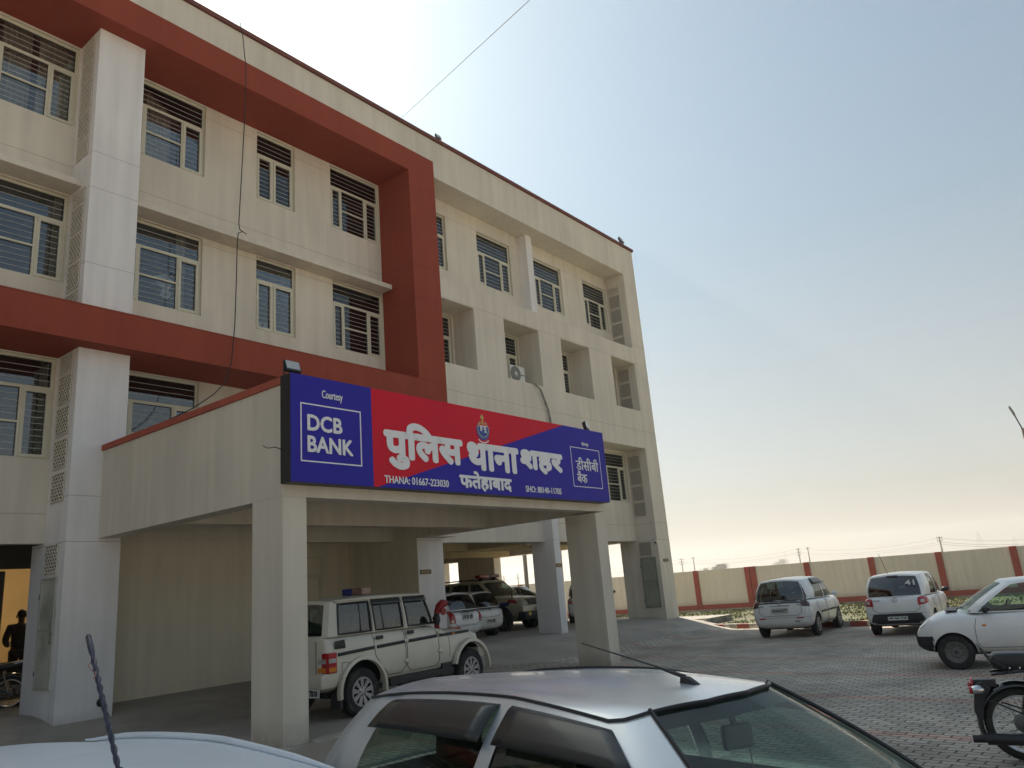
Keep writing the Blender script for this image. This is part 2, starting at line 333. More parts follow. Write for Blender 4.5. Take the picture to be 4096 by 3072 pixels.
_a=MB(); xs=[-14+i*.4 for i in range(int(40/.4)+1)]; ys=[8.28]+[8.5+i*.3 for i in range(64)]
_a.add([(x,y,hgt(x,y)) for x in xs for y in ys],[(i*len(ys)+j,(i+1)*len(ys)+j,(i+1)*len(ys)+j+1,i*len(ys)+j+1) for i in range(len(xs)-1) for j in range(len(ys)-1)])
_b0=len(_a.v); _a.add([(x,8.28,hgt(x,8.28)) for x in xs]+[(x,8.28,ZG-.2) for x in xs],[(i+len(xs),i+1+len(xs),i+1,i) for i in range(len(xs)-1)])
_a.m=[1 if (sum(_a.v[i][0] for i in f)/len(f)>13.3 and sum(_a.v[i][1] for i in f)/len(f)<11.95 and max(_a.v[i][1] for i in f)>8.3) else 0 for f in _a.f]
tag(_a.build('concrete_apron',[CONC,PAV],smooth=40,fixn=False),kind='structure')
# kerb between the yard and the verge, painted red and white block by block
KW=mat('kerb_white',(.5,.47,.40),.8,var=.15,vs=6,bump=.3,bs=30,dirt=((.2,.17,.13),5,.7,.5)); KR=mat('kerb_red',(.30,.07,.045),.8,var=.15,vs=6,bump=.3,bs=30,dirt=((.2,.15,.12),5,.6,.55))
_k=MB(); path=[(24.22,-14),(24.22,2.0),(24.78,7.2),(25.86,12.5)]; seg=0; acc=[]
for (a,b) in zip(path,path[1:]):
    A,B=Vector((*a,0)),Vector((*b,0)); n=max(1,round((B-A).length/.5))
    for i in range(n):
        p,q=A.lerp(B,i/n),A.lerp(B,(i+.985)/n); _k.mi=seg%2; seg+=1
        _k.bar((p.x,p.y,ZG+.07),(q.x,q.y,ZG+.07),.15,.18)
tag(_k.build('kerb',[KW,KR],bevel=.012),kind='structure')
# grass on the verge
GR=mat('dry_grass',(.11,.12,.035),.9,var=.35,vs=1.5,dirt=((.20,.16,.07),1.2,.9,.5))
_g=MB(); rg=random.Random(3)
for i in range(30000):
    y=rg.uniform(-8,22); x=rg.uniform(24.9+max(0,(y-7)*.2),35.6)
    if math.sin(x*1.3+y*.9)+math.sin(y*2.1-x*.7)+rg.uniform(-1.4,1.4)<-.5: continue
    if y>12 and x<28.6: continue
    h=rg.uniform(.02,.07)*(1.5 if x>33 else 1); a=rg.uniform(0,6.28); w=rg.uniform(.02,.05)
    dx,dy=math.cos(a)*w,math.sin(a)*w; lx,ly=rg.uniform(-.05,.05),rg.uniform(-.05,.05)
    _g.add([(x-dx,y-dy,ZG+.09),(x+dx,y+dy,ZG+.09),(x+lx,y+ly,ZG+.1+h)],[(0,1,2)])
tag(_g.build('grass',GR,fixn=False),kind='stuff')
# =================================================================== police station
B=empty('police_station','cream three-storey office block with red oxide frames and open stilt parking','building',(0,0,0))
YF,YW,YR,YC=13.28,14.5,14.1,13.65
def holes_wall(mb,x0,x1,z0,z1,yf,yb,holes):
    zs=sorted({z0,z1,*[h[2] for h in holes if z0<h[2]<z1],*[h[3] for h in holes if z0<h[3]<z1]})
    for za,zb in zip(zs,zs[1:]):
        hs=sorted((max(h[0],x0),min(h[1],x1)) for h in holes if h[2]<zb-1e-6 and h[3]>za+1e-6 and h[1]>x0 and h[0]<x1); x=x0
        for a,b in hs:
            if a>x+1e-6: mb.box(x,a,yf,yb,za,zb)
            x=max(x,b)
        if x<x1-1e-6: mb.box(x,x1,yf,yb,za,zb)
    return mb
SIL3,TOP3,TR3=9.49,11.30,10.72; SIL2,TOP2,TR2=6.17,7.98,7.42; SIL1,TOP1,TR1=2.83,4.69,4.13
lw=[]  # (x0,x1,z0,z1,ztr,type)
for (z0,z1,zt) in ((SIL3,TOP3,TR3),(SIL2,TOP2,TR2),(SIL1,TOP1,TR1)):
    lw+=[(-2.9,-1.8,z0,z1,zt,'C'),(-.9,.85,z0,z1,zt,'W'),(3.67,5.40,z0,z1,zt,'W'),(6.40,8.15,z0,z1,zt,'W'),(9.48,10.57,z0,z1,zt,'C'),(11.69,13.385,z0,z1,zt,'W')]
w_=MB(); holes_wall(w_,-8,13.39,1.40,11.36,YW,YW+.2,lw)
w_.build('wall',CREAM,B)
rw=[]
for (z0,z1,zt) in ((9.24,11.02,10.36),(5.95,7.79,7.16),(2.72,4.5,3.98)):
    rw+=[(14.56,15.66,z0,z1,zt,'C'),(17.08,18.76,z0,z1,zt,'W'),(20.05,21.71,z0,z1,zt,'W'),(23.12,24.74,z0,z1,zt,'W')]
w_=MB(); holes_wall(w_,14.3,24.87,1.33,11.5,YR,YR+.2,rw); w_.build('wall',CREAM,B)
# front layer of the right wing: recesses are real openings
fo=[(14.4,24.87,8.44,11.49),(14.1,15.73,5.985,7.83),(17.07,18.81,5.985,7.83),(20.02,21.73,5.985,7.83),(23.17,24.885,5.985,7.83),(14.4,24.87,1.0,4.585)]
w_=MB(); holes_wall(w_,14.4,24.87,1.34,11.49,YF,YR-.002,fo); 
w_.build('wall',CREAM,B)
# corner column
w_=MB(); w_.box(24.872,25.8,YF,YW+.3,-1.9,12.0); w_.build('column',CREAM,B)
# parapet fascia, coping
w_=MB(); w_.box(-8,25.8,YF+.001,YF+.9,11.99,12.69); w_.box(14.4,24.87,YF+.002,YR+.2,11.49,11.99); w_.build('parapet',CREAM,B)
COP=mat('coping_red_brown',(.16,.05,.04),.8,var=.2,vs=2)
w_=MB(); w_.box(-8.05,25.86,YF-.06,YF+.5,12.70,12.80); w_.build('coping',COP,B)
# red frame: top band, pillar, lower band
w_=MB(); w_.box(-8,14.4,YF,YW+.2,11.335,11.988); w_.box(13.4,14.4,YF,YW+.2,5.38,11.335); w_.build('red_frame',RED,B)
w_=MB(); w_.box(-8,14.4,YF,YW+.2,4.71,5.378); w_.box(13.4,14.4,YF+.002,YW+.2,2.9,4.708)
w_.build('red_band',RED,B)
w_=MB(); w_.box(13.4,14.4,YF+.002,YW+.2,1.402,2.898); w_.build('beam',CREAM2,B)
# peeling paint chips on the red frame top corner are part of the band surface; loose render line omitted
# big white pier with dark plates painting the shade of its duct openings
def pier(x0,x1,y0,y1,z0,z1): 
    m=MB(); m.box(x0,x1,y0,y1,z0,z1); return m.build('pier',WHITE,B)
pier(5.42,6.31,YC,YW-.002,5.381,11.333); pier(5.42,6.31,YC,YW-.002,-1.9,4.708); pier(5.42,6.31,YW-.002,15.0,-1.9,1.40)
pier(-1.6,-.9,YC,YW-.002,5.381,11.333); pier(-1.6,-.9,YC,YW-.002,-1.9,4.708)
pier(13.41,14.30,YC,YW+.3,-1.9,1.40)
# lattice (jali) panels
JM=mat('jali_concrete',(.72,.66,.55),.85,var=.1,vs=8)
def jali(x,y0,y1,z0,z1,parent,side=-1):
    w=y1-y0; h=z1-z0; m=MB(); m.box(x,x+side*.006,y0,y1,z0,z1); bk=m.build('duct_shade_plate',DARK,parent)  # dark plate paints in the duct's shade; the column behind is solid
    m=MB(); t=.012; X0=x+side*.007; X1=x+side*.018
    xm=(X0+X1)/2; nu,nv=5,9; du=w/nu; dv=h/nv
    def arc(cy,cz):   # one fish-scale arch
        P=[]
        for k in range(7):
            a=math.pi*k/6; yy=cy-math.cos(a)*du*.5; zz=cz+math.sin(a)*dv*.75
            P.append((yy,zz))
        for (a,b),(c,d) in zip(P,P[1:]):
            if min(a,c)<y0-1e-4 or max(a,c)>y1+1e-4 or max(b,d)>z1: continue
            m.bar((xm,a,b),(xm,c,d),.025,.013,up=(1,0,0))
    for r in range(nv+1):
        off=.5*du if r%2 else 0
        for c in range(nu+1):
            arc(y0+off+du*(c+.5)-(du if r%2 else 0),z0+r*dv)
    m.box(X0,X1,y0-.004,y0+.012,z0,z1); m.box(X0,X1,y1-.012,y1+.004,z0,z1); m.box(X0,X1,y0+.0125,y1-.0125,z0-.004,z0+.012); m.box(X0,X1,y0+.0125,y1-.0125,z1-.012,z1+.004)
    j=m.build('jali_panel',JM,parent); bk.parent=j
def jali_run(x,y0,y1,zt,zb,first=None,p=.58,hh=.53):
    z=zt
    if first: jali(x,y0,y1,z-first,z,B); z-=first+.05
    while z>zb+.15:
        b=max(z-hh,zb); jali(x,y0,y1,b,z,B); z-=p
jali_run(5.42,13.84,14.35,11.28,8.63,.45); jali_run(5.42,13.84,14.35,7.93,5.42,.28); jali_run(5.42,13.84,14.35,4.68,2.04,.33)
jali(5.42,13.90,14.39,.86,1.36,B)
jali_run(24.872,13.56,14.05,11.07,8.47,.28); jali_run(24.872,13.56,14.05,7.72,6.0,.5); jali_run(24.872,13.56,14.05,4.40,2.11,.5)
jali(24.872,13.53,14.04,.77,1.27,B)
# duct doors
def duct_door(x,y0,y1,z0,z1,m1,m2):
    m=MB(); m.box(x,x-.02,y0,y1,z0,z1); d=m.build('duct_door',m1,B,bevel=.003)
    m=MB(); X=x-.021
    for a in (y0,y1-.035): m.box(X,X-.015,a,a+.035,z0,z1)
    for a in (z0,z1-.035,(z0+z1)/2+.02): m.box(X,X-.014,y0+.036,y1-.036,a,a+.035)
    m.build('door_frame',m2,d,bevel=.002)
    m=MB(); zc=(z0+z1)/2-.02; yy=y0+.03
    m.tube([(x-.04,yy+.05,zc+.01),(x-.05,yy-.03,zc+.01)],.012,6); m.tube([(x-.04,yy+.02,zc),(x-.055,yy+.02,zc-.10)],.01,6); m.ball((x-.045,yy,zc-.13),.018,.03,.035,8,6)
    m.tube([(x-.035,yy+.05,zc+.05),(x-.06,yy+.06,zc+.15),(x-.05,yy+.01,zc+.17)],.006,6); m.build('door_bolt',CHRD,d)
    m=MB()
    for z in (z0+.25,z1-.3): m.cyl((x-.03,y1+.01,z-.04),(x-.03,y1+.01,z+.04),.014,8)
    m.build('hinge',BLACK,d)
CHRD=mat('rusty_bolt_steel',(.25,.22,.18),.6,.5,var=.3,vs=20)
duct_door(5.42,13.84,14.43,-.94,.81,mat('dusty_cream_door',(.52,.51,.42),.35,var=.35,vs=2.2,dirt=((.6,.6,.55),1.3,.6,.5)),mat('door_edge_cream',(.45,.44,.38),.5))
duct_door(24.872,13.42,14.03,-1.0,.72,mat('grey_green_door',(.32,.33,.26),.6,var=.12,vs=3),mat('grey_green_edge',(.24,.25,.21),.6))
# sunshades between second and third storey
w_=MB(); w_.box(6.312,13.30,14.02,YW-.001,8.0,8.13); w_.build('sunshade',CREAM2,B,bevel=.008)
w_=MB(); w_.box(-.898,5.418,14.02,YW-.001,8.0,8.13); w_.build('sunshade',CREAM2,B,bevel=.008)
# fins on the right wing
w_=MB(); w_.box(19.25,19.57,13.76,YR-.001,8.442,11.488); w_.build('fin',WHITE,B)
w_=MB(); w_.box(19.25,19.57,13.76,YR+.5,-1.95,4.583); w_.build('fin',WHITE,B)
# roof slab, floor slabs, rear and side walls, cross walls (rooms stay dark)
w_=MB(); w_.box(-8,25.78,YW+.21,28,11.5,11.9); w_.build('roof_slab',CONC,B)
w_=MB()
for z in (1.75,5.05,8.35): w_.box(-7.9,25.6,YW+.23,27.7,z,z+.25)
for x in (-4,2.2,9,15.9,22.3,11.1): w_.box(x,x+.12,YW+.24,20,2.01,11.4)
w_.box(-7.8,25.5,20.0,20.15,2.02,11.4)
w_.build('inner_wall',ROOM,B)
w_=MB(); w_.box(6.5,25.34,14.72,27.69,1.735,1.748); w_.build('ceiling',CREAM2,B)
w_=MB(); w_.box(-8,25.8,27.72,28,-1.5,12.6); w_.box(-8.2,-8.0,YF,28,-1.9,12.6)
w_.box(25.35,25.8,YW+.32,27.7,1.35,12.6)                               # east wall over the openings
for (a,b) in ((18.1,19.15),(21.3,23.35),(24.3,27.7)): w_.box(25.352,25.798,a,b,-1.9,1.348)
w_.build('wall',CREAM2,B)
# stilt parking: beams and columns inside
w_=MB()
w_.box(14.302,25.34,17.2,17.45,1.34,1.7345); w_.box(14.302,25.34,20.4,20.7,1.34,1.7345)
w_.box(19.2,19.45,14.62,17.198,1.36,1.7345); w_.box(22.6,22.85,14.72,17.198,1.38,1.7345)
w_.build('beam',OCHRE,B)
w_=MB(); w_.box(14.31,25.34,20.9,21.1,-1.35,1.33) if False else None
w_.box(14.32,24.0,25.9,26.1,-1.35,1.7); w_.build('wall',OCHRE,B)
w_=MB(); w_.tube([(20.6,15.9,1.45),(24.6,15.9,1.42),(24.62,15.95,1.6)],.06,8); w_.build('drain_pipe',UPVC,B,smooth=40)
# ground floor behind the porch and the lobby to the left
w_=MB(); w_.box(6.312,9.41,14.47,14.7,-1.9,1.398); w_.box(9.25,9.41,14.702,16.2,-1.9,1.7); w_.box(9.412,13.4,16.2,16.4,-1.9,1.7); w_.box(13.402,13.6,14.96,16.4,-1.9,1.7); w_.box(13.403,13.409,13.66,14.95,-1.9,1.39)
w_.build('inner_wall',plaster('porch_wall_paint',(.74,.68,.54),()),B)
w_=MB(); w_.box(6.312,13.398,YW+.001,YW+.24,1.402,2.8); w_.build('beam',CREAM2,B)
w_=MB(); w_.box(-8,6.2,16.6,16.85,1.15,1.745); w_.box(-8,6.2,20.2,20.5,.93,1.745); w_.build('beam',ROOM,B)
w_=MB(); w_.box(5.0,5.2,15.2,24.0,-1.4,1.74) if False else None
w_.box(2.5,16,24.4,24.6,-1.4,1.74); w_.box(10.3,10.5,20.6,24.39,-1.4,1.74); w_.build('lobby_wall',mat('yellow_lobby_paint',(.58,.45,.24),.7,var=.1,vs=1),B)
w_=MB(); w_.box(3.2,9.2,19.2,19.5,-1.5,-.62); w_.build('low_wall',mat('shade_black_wall',(.012,.011,.010),.5,var=.3,vs=30),B)  # near-black colour paints in the shade lying on this low wall
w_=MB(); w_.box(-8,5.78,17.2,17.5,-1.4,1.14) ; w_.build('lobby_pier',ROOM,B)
# lobby ceiling lamp (lit) - the amber light behind the standing man
LMP=mat('lit_lamp_cover',(1,.8,.5),.5,emit=((1,.72,.38),1.3))
# =================================================================== windows
WIN=[]
def window(x0,x1,z0,z1,zt,typ,yf,seed,curt=None):
    rr=random.Random(seed); y=yf+.07; t=.05; fr=MB()
    fr.box(x0,x0+t,y,y+.06,z0,z1); fr.box(x1-t,x1,y,y+.06,z0,z1); fr.box(x0+t,x1-t,y,y+.06,z1-t,z1); fr.box(x0+t,x1-t,y,y+.06,z0,z0+t); fr.box(x0+t,x1-t,y-.004,y+.06,zt-.03,zt+.03)
    if typ=='W':
        w=x1-x0; m1=x0+w*.235; m2=x0+w*.705
        cells=[(x0+t,m1-.02,1),(m1+.02,m2-.02,0),(m2+.02,x1-t,1)]
        mull=(m1,m2)
    else: m1=x0+(x1-x0)*.45; cells=[(x0+t,m1-.02,1),(m1+.02,x1-t,1)]; mull=(m1,)
    for m in mull: fr.box(m-.02,m+.02,y-.002,y+.06,z0+t,zt-.03)
    panes=[(x0+t,x1-t,zt+.03,z1-t)]
    for a,b,s in cells:
        za,zb=z0+t,zt-.03
        if s:
            k=.055; fr.box(a,a+k,y-.02,y+.05,za,zb); fr.box(b-k,b,y-.02,y+.05,za,zb); fr.box(a+k,b-k,y-.02,y+.05,za,za+k); fr.box(a+k,b-k,y-.02,y+.05,zb-k,zb); panes.append((a+k,b-k,za+k,zb-k))
        else:
            zm=(za+zb)/2; fr.box(a,b,y-.003,y+.05,zm-.02,zm+.02); panes+=[(a,b,za,zm-.02),(a,b,zm+.02,zb)]
    o=fr.build('window',UPVC,B); WIN.append(o)
    br=MB(); gl=MB()
    for (a,b,c,d) in panes:
        gl.box(a,b,y+.028,y+.034,c,d)
        n=max(2,round((d-c)/.112))
        for i in range(1,n): br.box(a,b,y+.0195,y+.0265,c+(d-c)*i/n-.0035,c+(d-c)*i/n+.0035)
    sb=MB()                                                     # dark rubber seal round each pane
    for (a,b,c,d) in panes:
        q=.012
        sb.box(a,a+q,y+.0195,y+.027,c,d); sb.box(b-q,b,y+.0195,y+.027,c,d); sb.box(a+q,b-q,y+.0195,y+.027,c,c+q); sb.box(a+q,b-q,y+.0195,y+.027,d-q,d)
    gl.build('pane',WGL,o,fixn=False); br.build('grille',BARM,o); sb.build('seal',BLACK,o)
    # curtains
    cu=MB(); cs=curt if curt is not None else ([] if rr.random()<.3 else [(rr.choice([0,.3,.55]),)*1+(rr.uniform(.15,.35),)])
    for (s,wd) in cs:
        a=x0+(x1-x0)*s; b=min(x1-.03,a+(x1-x0)*wd); n=26; P=[]
        for i in range(n+1):
            xx=a+(b-a)*i/n; yy=y+.16+.03*math.sin(i*1.35+seed)+.012*math.sin(i*3.1)
            P+= [(xx,yy,z0-.05),(xx,yy,z1+.05)]
        cu.add(P,[(2*i,2*i+2,2*i+3,2*i+1) for i in range(n)])
    if cu.v: cu.build('curtain',CURT,o,smooth=80,fixn=False)
CU={(0,2):[(.25,.3),(.62,.38)],(0,3):[(.28,.32)],(0,4):[(.02,.45)],(0,5):[(.24,.06)],(1,2):[(.9,.1)],(1,3):[(.72,.12)],(1,4):[],(1,5):[(.52,.06),(.62,.1)],(2,2):[(.9,.07)],(2,3):[]}
for i,h in enumerate(lw): window(*h,YW,i+1,CU.get((i//6,i%6)))
CR={(0,0):[(.0,1)],(0,1):[(.2,.55)],(0,2):[(.5,.4)],(0,3):[(.0,.75)],(1,0):[(0,1)],(1,1):[],(1,2):[],(1,3):[]}
for i,h in enumerate(rw): window(*h,YR,i+40,CR.get((i//4,i%4),[]))
window(11.3,12.55,-1.0,1.2,.75,'C',16.12,77,[])
# papers left behind two panes
PAP=mat('white_paper',(.7,.7,.68),.8)
m=MB(); m.add([(7.25,14.68,6.72),(7.5,14.68,6.62),(7.62,14.68,6.86),(7.44,14.68,7.0),(7.2,14.68,6.9)],[(0,1,2,3,4)]); m.add([(7.33,14.685,6.5),(7.48,14.685,6.42),(7.6,14.685,6.6),(7.4,14.685,6.7)],[(0,1,2,3)]); m.build('paper',PAP,WIN[9],fixn=False)
m=MB(); m.box(9.55,9.72,14.67,14.72,6.22,6.42); m.box(9.80,9.9,14.66,14.68,6.22,6.46); m.build('paper',PAP,WIN[10])
# =================================================================== porch canopy (part of the station)
P=empty('porch','', ''); 
for k in ('label','category'):
    if k in P: del P[k]
P.parent=B
PW=plaster('porch_cream',(.67,.61,.51),(),dirtz=-1.62); PW2=plaster('porch_beam_cream',(.67,.61,.51),())
w_=MB(); w_.box(5.93,6.30,8.45,9.12,-1.9,1.40); w_.build('porch_column',PW,P)
w_=MB(); w_.box(13.35,13.72,8.45,9.2,-1.9,1.36); w_.build('porch_column',PW,P)
w_=MB(); w_.box(5.93,13.72,8.45,8.75,1.402,2.9); w_.build('front_beam',PW2,P)
w_=MB(); w_.box(5.931,6.23,8.752,13.649,1.402,2.9); w_.build('side_beam',PW2,P)
w_=MB(); w_.box(13.45,13.719,8.752,13.27,1.402,2.9); w_.build('side_beam',PW2,P)
w_=MB(); w_.box(6.232,13.448,11.45,11.7,1.404,2.0); w_.build('cross_beam',PW2,P)
w_=MB(); w_.box(6.232,13.448,8.752,YW,2.0,2.15); w_.build('slab',PW2,P)
w_=MB(); w_.box(5.90,6.26,8.42,13.648,2.902,3.0); w_.box(6.262,13.75,8.42,8.78,2.902,3.0); w_.box(13.42,13.75,8.782,13.25,2.902,3.0); w_.build('coping',mat('red_coping',(.38,.085,.05),.8,var=.15,vs=3),P)
w_=MB(); w_.box(6.30,13.35,8.30,8.50,-1.9,-1.58); w_.box(4.6,5.93,8.30,8.5,-1.9,-1.585); w_.build('plinth_kerb',PW,P)
# =================================================================== sign board on the porch
def text_mb(s,size,bold=0,depth=.004,ext=True):
    """returns (verts, faces) of a string, lying in XY, bottom-left origin, thickened by overlaid shifted copies"""
    c=bpy.data.curves.new('t','FONT'); c.body=s; c.size=size; c.extrude=depth/2; c.resolution_u=3
    o=bpy.data.objects.new('t',c); COL.objects.link(o); dg=bpy.context.evaluated_depsgraph_get(); dg.update()
    me=bpy.data.meshes.new_from_object(o.evaluated_get(dg)); V=[v.co.copy() for v in me.vertices]; F=[tuple(p.vertices) for p in me.polygons]
    bpy.data.objects.remove(o); bpy.data.curves.remove(c); bpy.data.meshes.remove(me); return V,F
def put_text(mb,s,x0,x1,z0,z1,y,bold=0,shear=0,xdir=(1,0,0),size=.3,keep=False,org=None):
    """fit string into the rectangle on a plane facing -Y (or along xdir with z up)"""
    V,F=text_mb(s,size)
    ax=min(v.x for v in V); bx=max(v.x for v in V); ay=min(v.y for v in V); by=max(v.y for v in V)
    sx=(x1-x0-2*bold)/(bx-ax); sz=(z1-z0-2*bold)/(by-ay); xd=Vector(xdir); nrm=Vector((xd.y,-xd.x,0))
    if keep: sx=sz
    offs=[(0,0)] if not bold else [(0,0)]+[(math.cos(k*math.pi/4)*bold,math.sin(k*math.pi/4)*bold) for k in range(8)]
    o=Vector(org) if org else Vector((0,y,0))
    for k,(ox,oz) in enumerate(offs):
        mb.add([o+xd*(x0+bold+(v.x-ax)*sx+ox)+Vector((0,0,z0+bold+(v.y-ay)*sz+oz))+nrm*(v.z+k*.0006) for v in V],F)
ky=8.22/8.35
def SX_(x): return x*ky
SB=empty('sign_board','long blue and red police station sign board over the porch with large white Hindi lettering','sign',(0,0,0))
BLU=mat('sign_blue',(.030,.024,.34),.5,spec=.2,var=.06,vs=1.5); REDS=mat('sign_red',(.62,.010,.030),.5,spec=.2,var=.06,vs=1.5); WHT=mat('sign_white',(.78,.78,.80),.4)
ys=8.22; x0,x1,z0,z1=SX_(5.99),SX_(13.82),1.58*ky,3.055*ky
m=MB(); m.box(x0,x1,ys+.004,ys+.225,z0,z1); m.build('box',BLACK,SB,bevel=.004)
m=MB(); m.box(x0,SX_(7.40),ys,ys+.0035,z0+.004,z1); 
m.prism([(SX_(7.47),z0+.004),(x1,z0+.004),(x1,z1),(SX_(12.36),z1)],ys,ys+.0035); m.build('blue_panel',BLU,SB)
m=MB(); m.prism([(SX_(7.40)+.0005,z0+.004),(SX_(7.47)-.0005,z0+.004),(SX_(12.36)-.0005,z1),(SX_(7.40)+.0005,z1)],ys,ys+.0035); m.build('red_panel',REDS,SB)
def frame(mb,a,b,c,d,w,y): 
    mb.box(a,b,y-.003,y,c,c+w); mb.box(a,b,y-.003,y,d-w,d); mb.box(a,a+w,y-.003,y,c+w,d-w); mb.box(b-w,b,y-.003,y,c+w,d-w)
m=MB(); frame(m,SX_(6.145),SX_(7.19),1.86*ky,2.665*ky,.018,ys); m.build('logo_frame',WHT,SB); m=MB(); frame(m,SX_(12.54),SX_(13.60),1.85*ky,2.65*ky,.014,ys); m.build('logo_frame',WHT,SB)
T=lambda s,a,b,c,d,bd=0: (lambda q:(put_text(q,s,SX_(a),SX_(b),c*ky,d*ky,ys-.004,bd),q.build('lettering',WHT,SB,fixn=False)))(MB())
T('Courtesy',6.50,6.86,2.735,2.885,.0015)
T('DCB',6.25,6.845,2.285,2.515,.009); T('BANK',6.25,7.03,1.993,2.22,.009)
T('पुिलस',7.61,9.35,1.865,2.615,.034); T('थाना',9.45,10.84,1.975,2.455,.034); T('शहर',10.88,12.22,2.02,2.455,.034)
T('फतेहाबाद',9.22,10.58,1.62,1.955,.014)
T('THANA: 01667-223030',7.60,8.96,1.650,1.765,.003); T('SHO: 88140-11705',10.97,12.08,1.670,1.785,.003)
T('डीसीबी',12.68,13.50,2.19,2.45,.0025); T('बैंक',12.68,13.04,1.935,2.18,.0025); T('सौजन्य',12.95,13.21,2.68,2.78,.002)
# crest: shield between wreaths under a small pillar finial, motto ribbon below
GOLD=mat('crest_gold',(.62,.36,.10),.4); CBL=mat('crest_blue',(.03,.07,.30),.4); cx,cz=SX_(9.90),2.70*ky; SH=empty('crest','x','x'); SH.parent=SB
for k in ('label','category'): del SH[k]
m=MB(); pts=[(cx-.165,cz+.05)]+[(cx-.165*math.cos(a),cz-.02-.17*math.sin(a)) for a in [math.pi*i/14 for i in range(15)]]+[(cx+.165,cz+.05)]
m.prism(pts,ys-.006,ys-.0005); m.build('shield',CBL,SH)
m=MB()
for s in (-1,1):
    for i in range(9):
        a=-1.35+i*.30; px,pz=cx+s*.135*math.cos(a),cz+.14*math.sin(a)
        m.obox((px,ys-.009,pz),(math.cos(a+1.2)*s,0,math.sin(a+1.2)),(0,1,0),(-math.sin(a+1.2),0,math.cos(a+1.2)*s),.020,.002,.006)
m.build('wreath',mat('crest_pale_gold',(.55,.50,.40),.4),SH)
m=MB(); m.box(cx-.02,cx+.02,ys-.009,ys-.003,cz+.10,cz+.19); m.ball((cx,ys-.004,cz+.225),.03,.006,.035,10,6)
m.ball((cx-.035,ys-.004,cz+.2),.014,.005,.022,8,5); m.ball((cx+.035,ys-.004,cz+.2),.014,.005,.022,8,5); m.box(cx-.045,cx+.045,ys-.009,ys-.003,cz+.085,cz+.10)
for s in (-1,1):
    for i in range(4): m.obox((cx+s*(.055+.03*i),ys-.007,cz+.10-.008*i*i),(.9*s,0,.4),(0,1,0),(-.4*s,0,.9),.018,.002,.007)
m.build('finial',GOLD,SH)
m=MB(); put_text(m,'ह',cx-.085,cx-.01,cz-.04,cz+.055,ys-.008,.004); put_text(m,'पु',cx+.01,cx+.085,cz-.06,cz+.055,ys-.008,.004); m.box(cx-.1,cx+.1,ys-.0085,ys-.0065,cz+.056,cz+.064); m.build('crest_letters',WHT,SH,fixn=False)
m=MB()
for i in range(7):
    a=-2.2+i*.21; m.obox((cx+.20*math.cos(a),ys-.005,cz-.03+.20*math.sin(a)),(-math.sin(a),0,math.cos(a)),(0,1,0),(math.cos(a),0,math.sin(a)),.016,.0015,.012)
m.build('motto_ribbon',WHT,SH)
# =================================================================== small fittings
def sign_plate(name,label,txt,org,xd,w,h):
    e=empty(name,label,'sign',org); n=Vector((xd[1],-xd[0],0)); xd=Vector(xd)
    m=MB(); m.obox(Vector((0,0,0))+n*.006,xd,n,(0,0,1),w/2,.006,h/2); m.build('plate',mat('sign_plate_black',(.03,.02,.015),.5),e)
    m=MB(); frame_w=.008
    for (a,b,c,d) in ((-w/2,w/2,-h/2,-h/2+frame_w),(-w/2,w/2,h/2-frame_w,h/2)):
        m.obox(xd*((a+b)/2)+n*.013+Vector((0,0,(c+d)/2)),xd,n,(0,0,1),(b-a)/2,.001,(d-c)/2)
    put_text(m,txt,-w/2+.03,w/2-.03,-h/2+.028,h/2-.026,0,.003,xdir=xd,org=n*.014); m.build('lettering',mat('sign_gold_letters',(.6,.42,.22),.5),e,fixn=False)
    return e
sign_plate('wall_sign','small black FIRE DUCT plate on the white pier above the red hydrant','FIRE DUCT',(13.65,YC,.59),(1,0,0),.37,.11)
sign_plate('wall_sign','small black PARKING plate on the narrow white column edge','PARKING',(19.41,13.76,.60),(1,0,0),.30,.11)
sign_plate('wall_sign','small black PH. DUCT plate on the front of the corner column','PH. DUCT',(25.33,YF,.575),(1,0,0),.37,.11)
LGL=mat('lamp_lens_grey',(.42,.45,.46),.15,var=.1,vs=20)
def floodlight(label,loc,rz,tilt,s=1.0,brand=True):
    e=empty('floodlight',label,'floodlight',loc,rz,'floodlights along the roof and the sign'); 
    d=Vector((0,-math.cos(tilt),math.sin(tilt))); u=Vector((0,math.sin(tilt),math.cos(tilt))); c=Vector((0,0,.17*s))
    m=MB(); m.obox(c,(1,0,0),d,u,.14*s,.025*s,.10*s)
    for i in range(9): m.obox(c-d*.045*s+Vector(((i-4)*.028*s,0,0)),(1,0,0),d,u,.004*s,.02*s,.085*s)
    m.build('housing',BLACK,e,bevel=.006*s)
    m=MB(); m.obox(c+d*.0275*s+u*.012*s,(1,0,0),d,u,.125*s,.002,.075*s); m.build('lens',LGL,e)
    m=MB()
    for sx in (-1,1):
        m.bar((sx*.155*s,0,.02*s),(sx*.155*s,0,.18*s),.008*s,.03*s)
    m.box(-.157*s,.157*s,-.02*s,.02*s,0.0,.016*s); m.build('bracket',BLACK,e)
    return e
floodlight('black floodlight on top of the sign board at its left end',(6.07,8.42,3.02),0,.35,.85)
floodlight('black floodlight on top of the sign board at its right end',(13.33,8.42,3.02),.35,.2,.85)
floodlight('black floodlight on the roof coping above the red frame corner',(14.68,13.27,12.80),0,.35,.75)
floodlight('black floodlight on the roof coping near the far corner',(25.06,13.27,12.80),.1,.35,1.1)
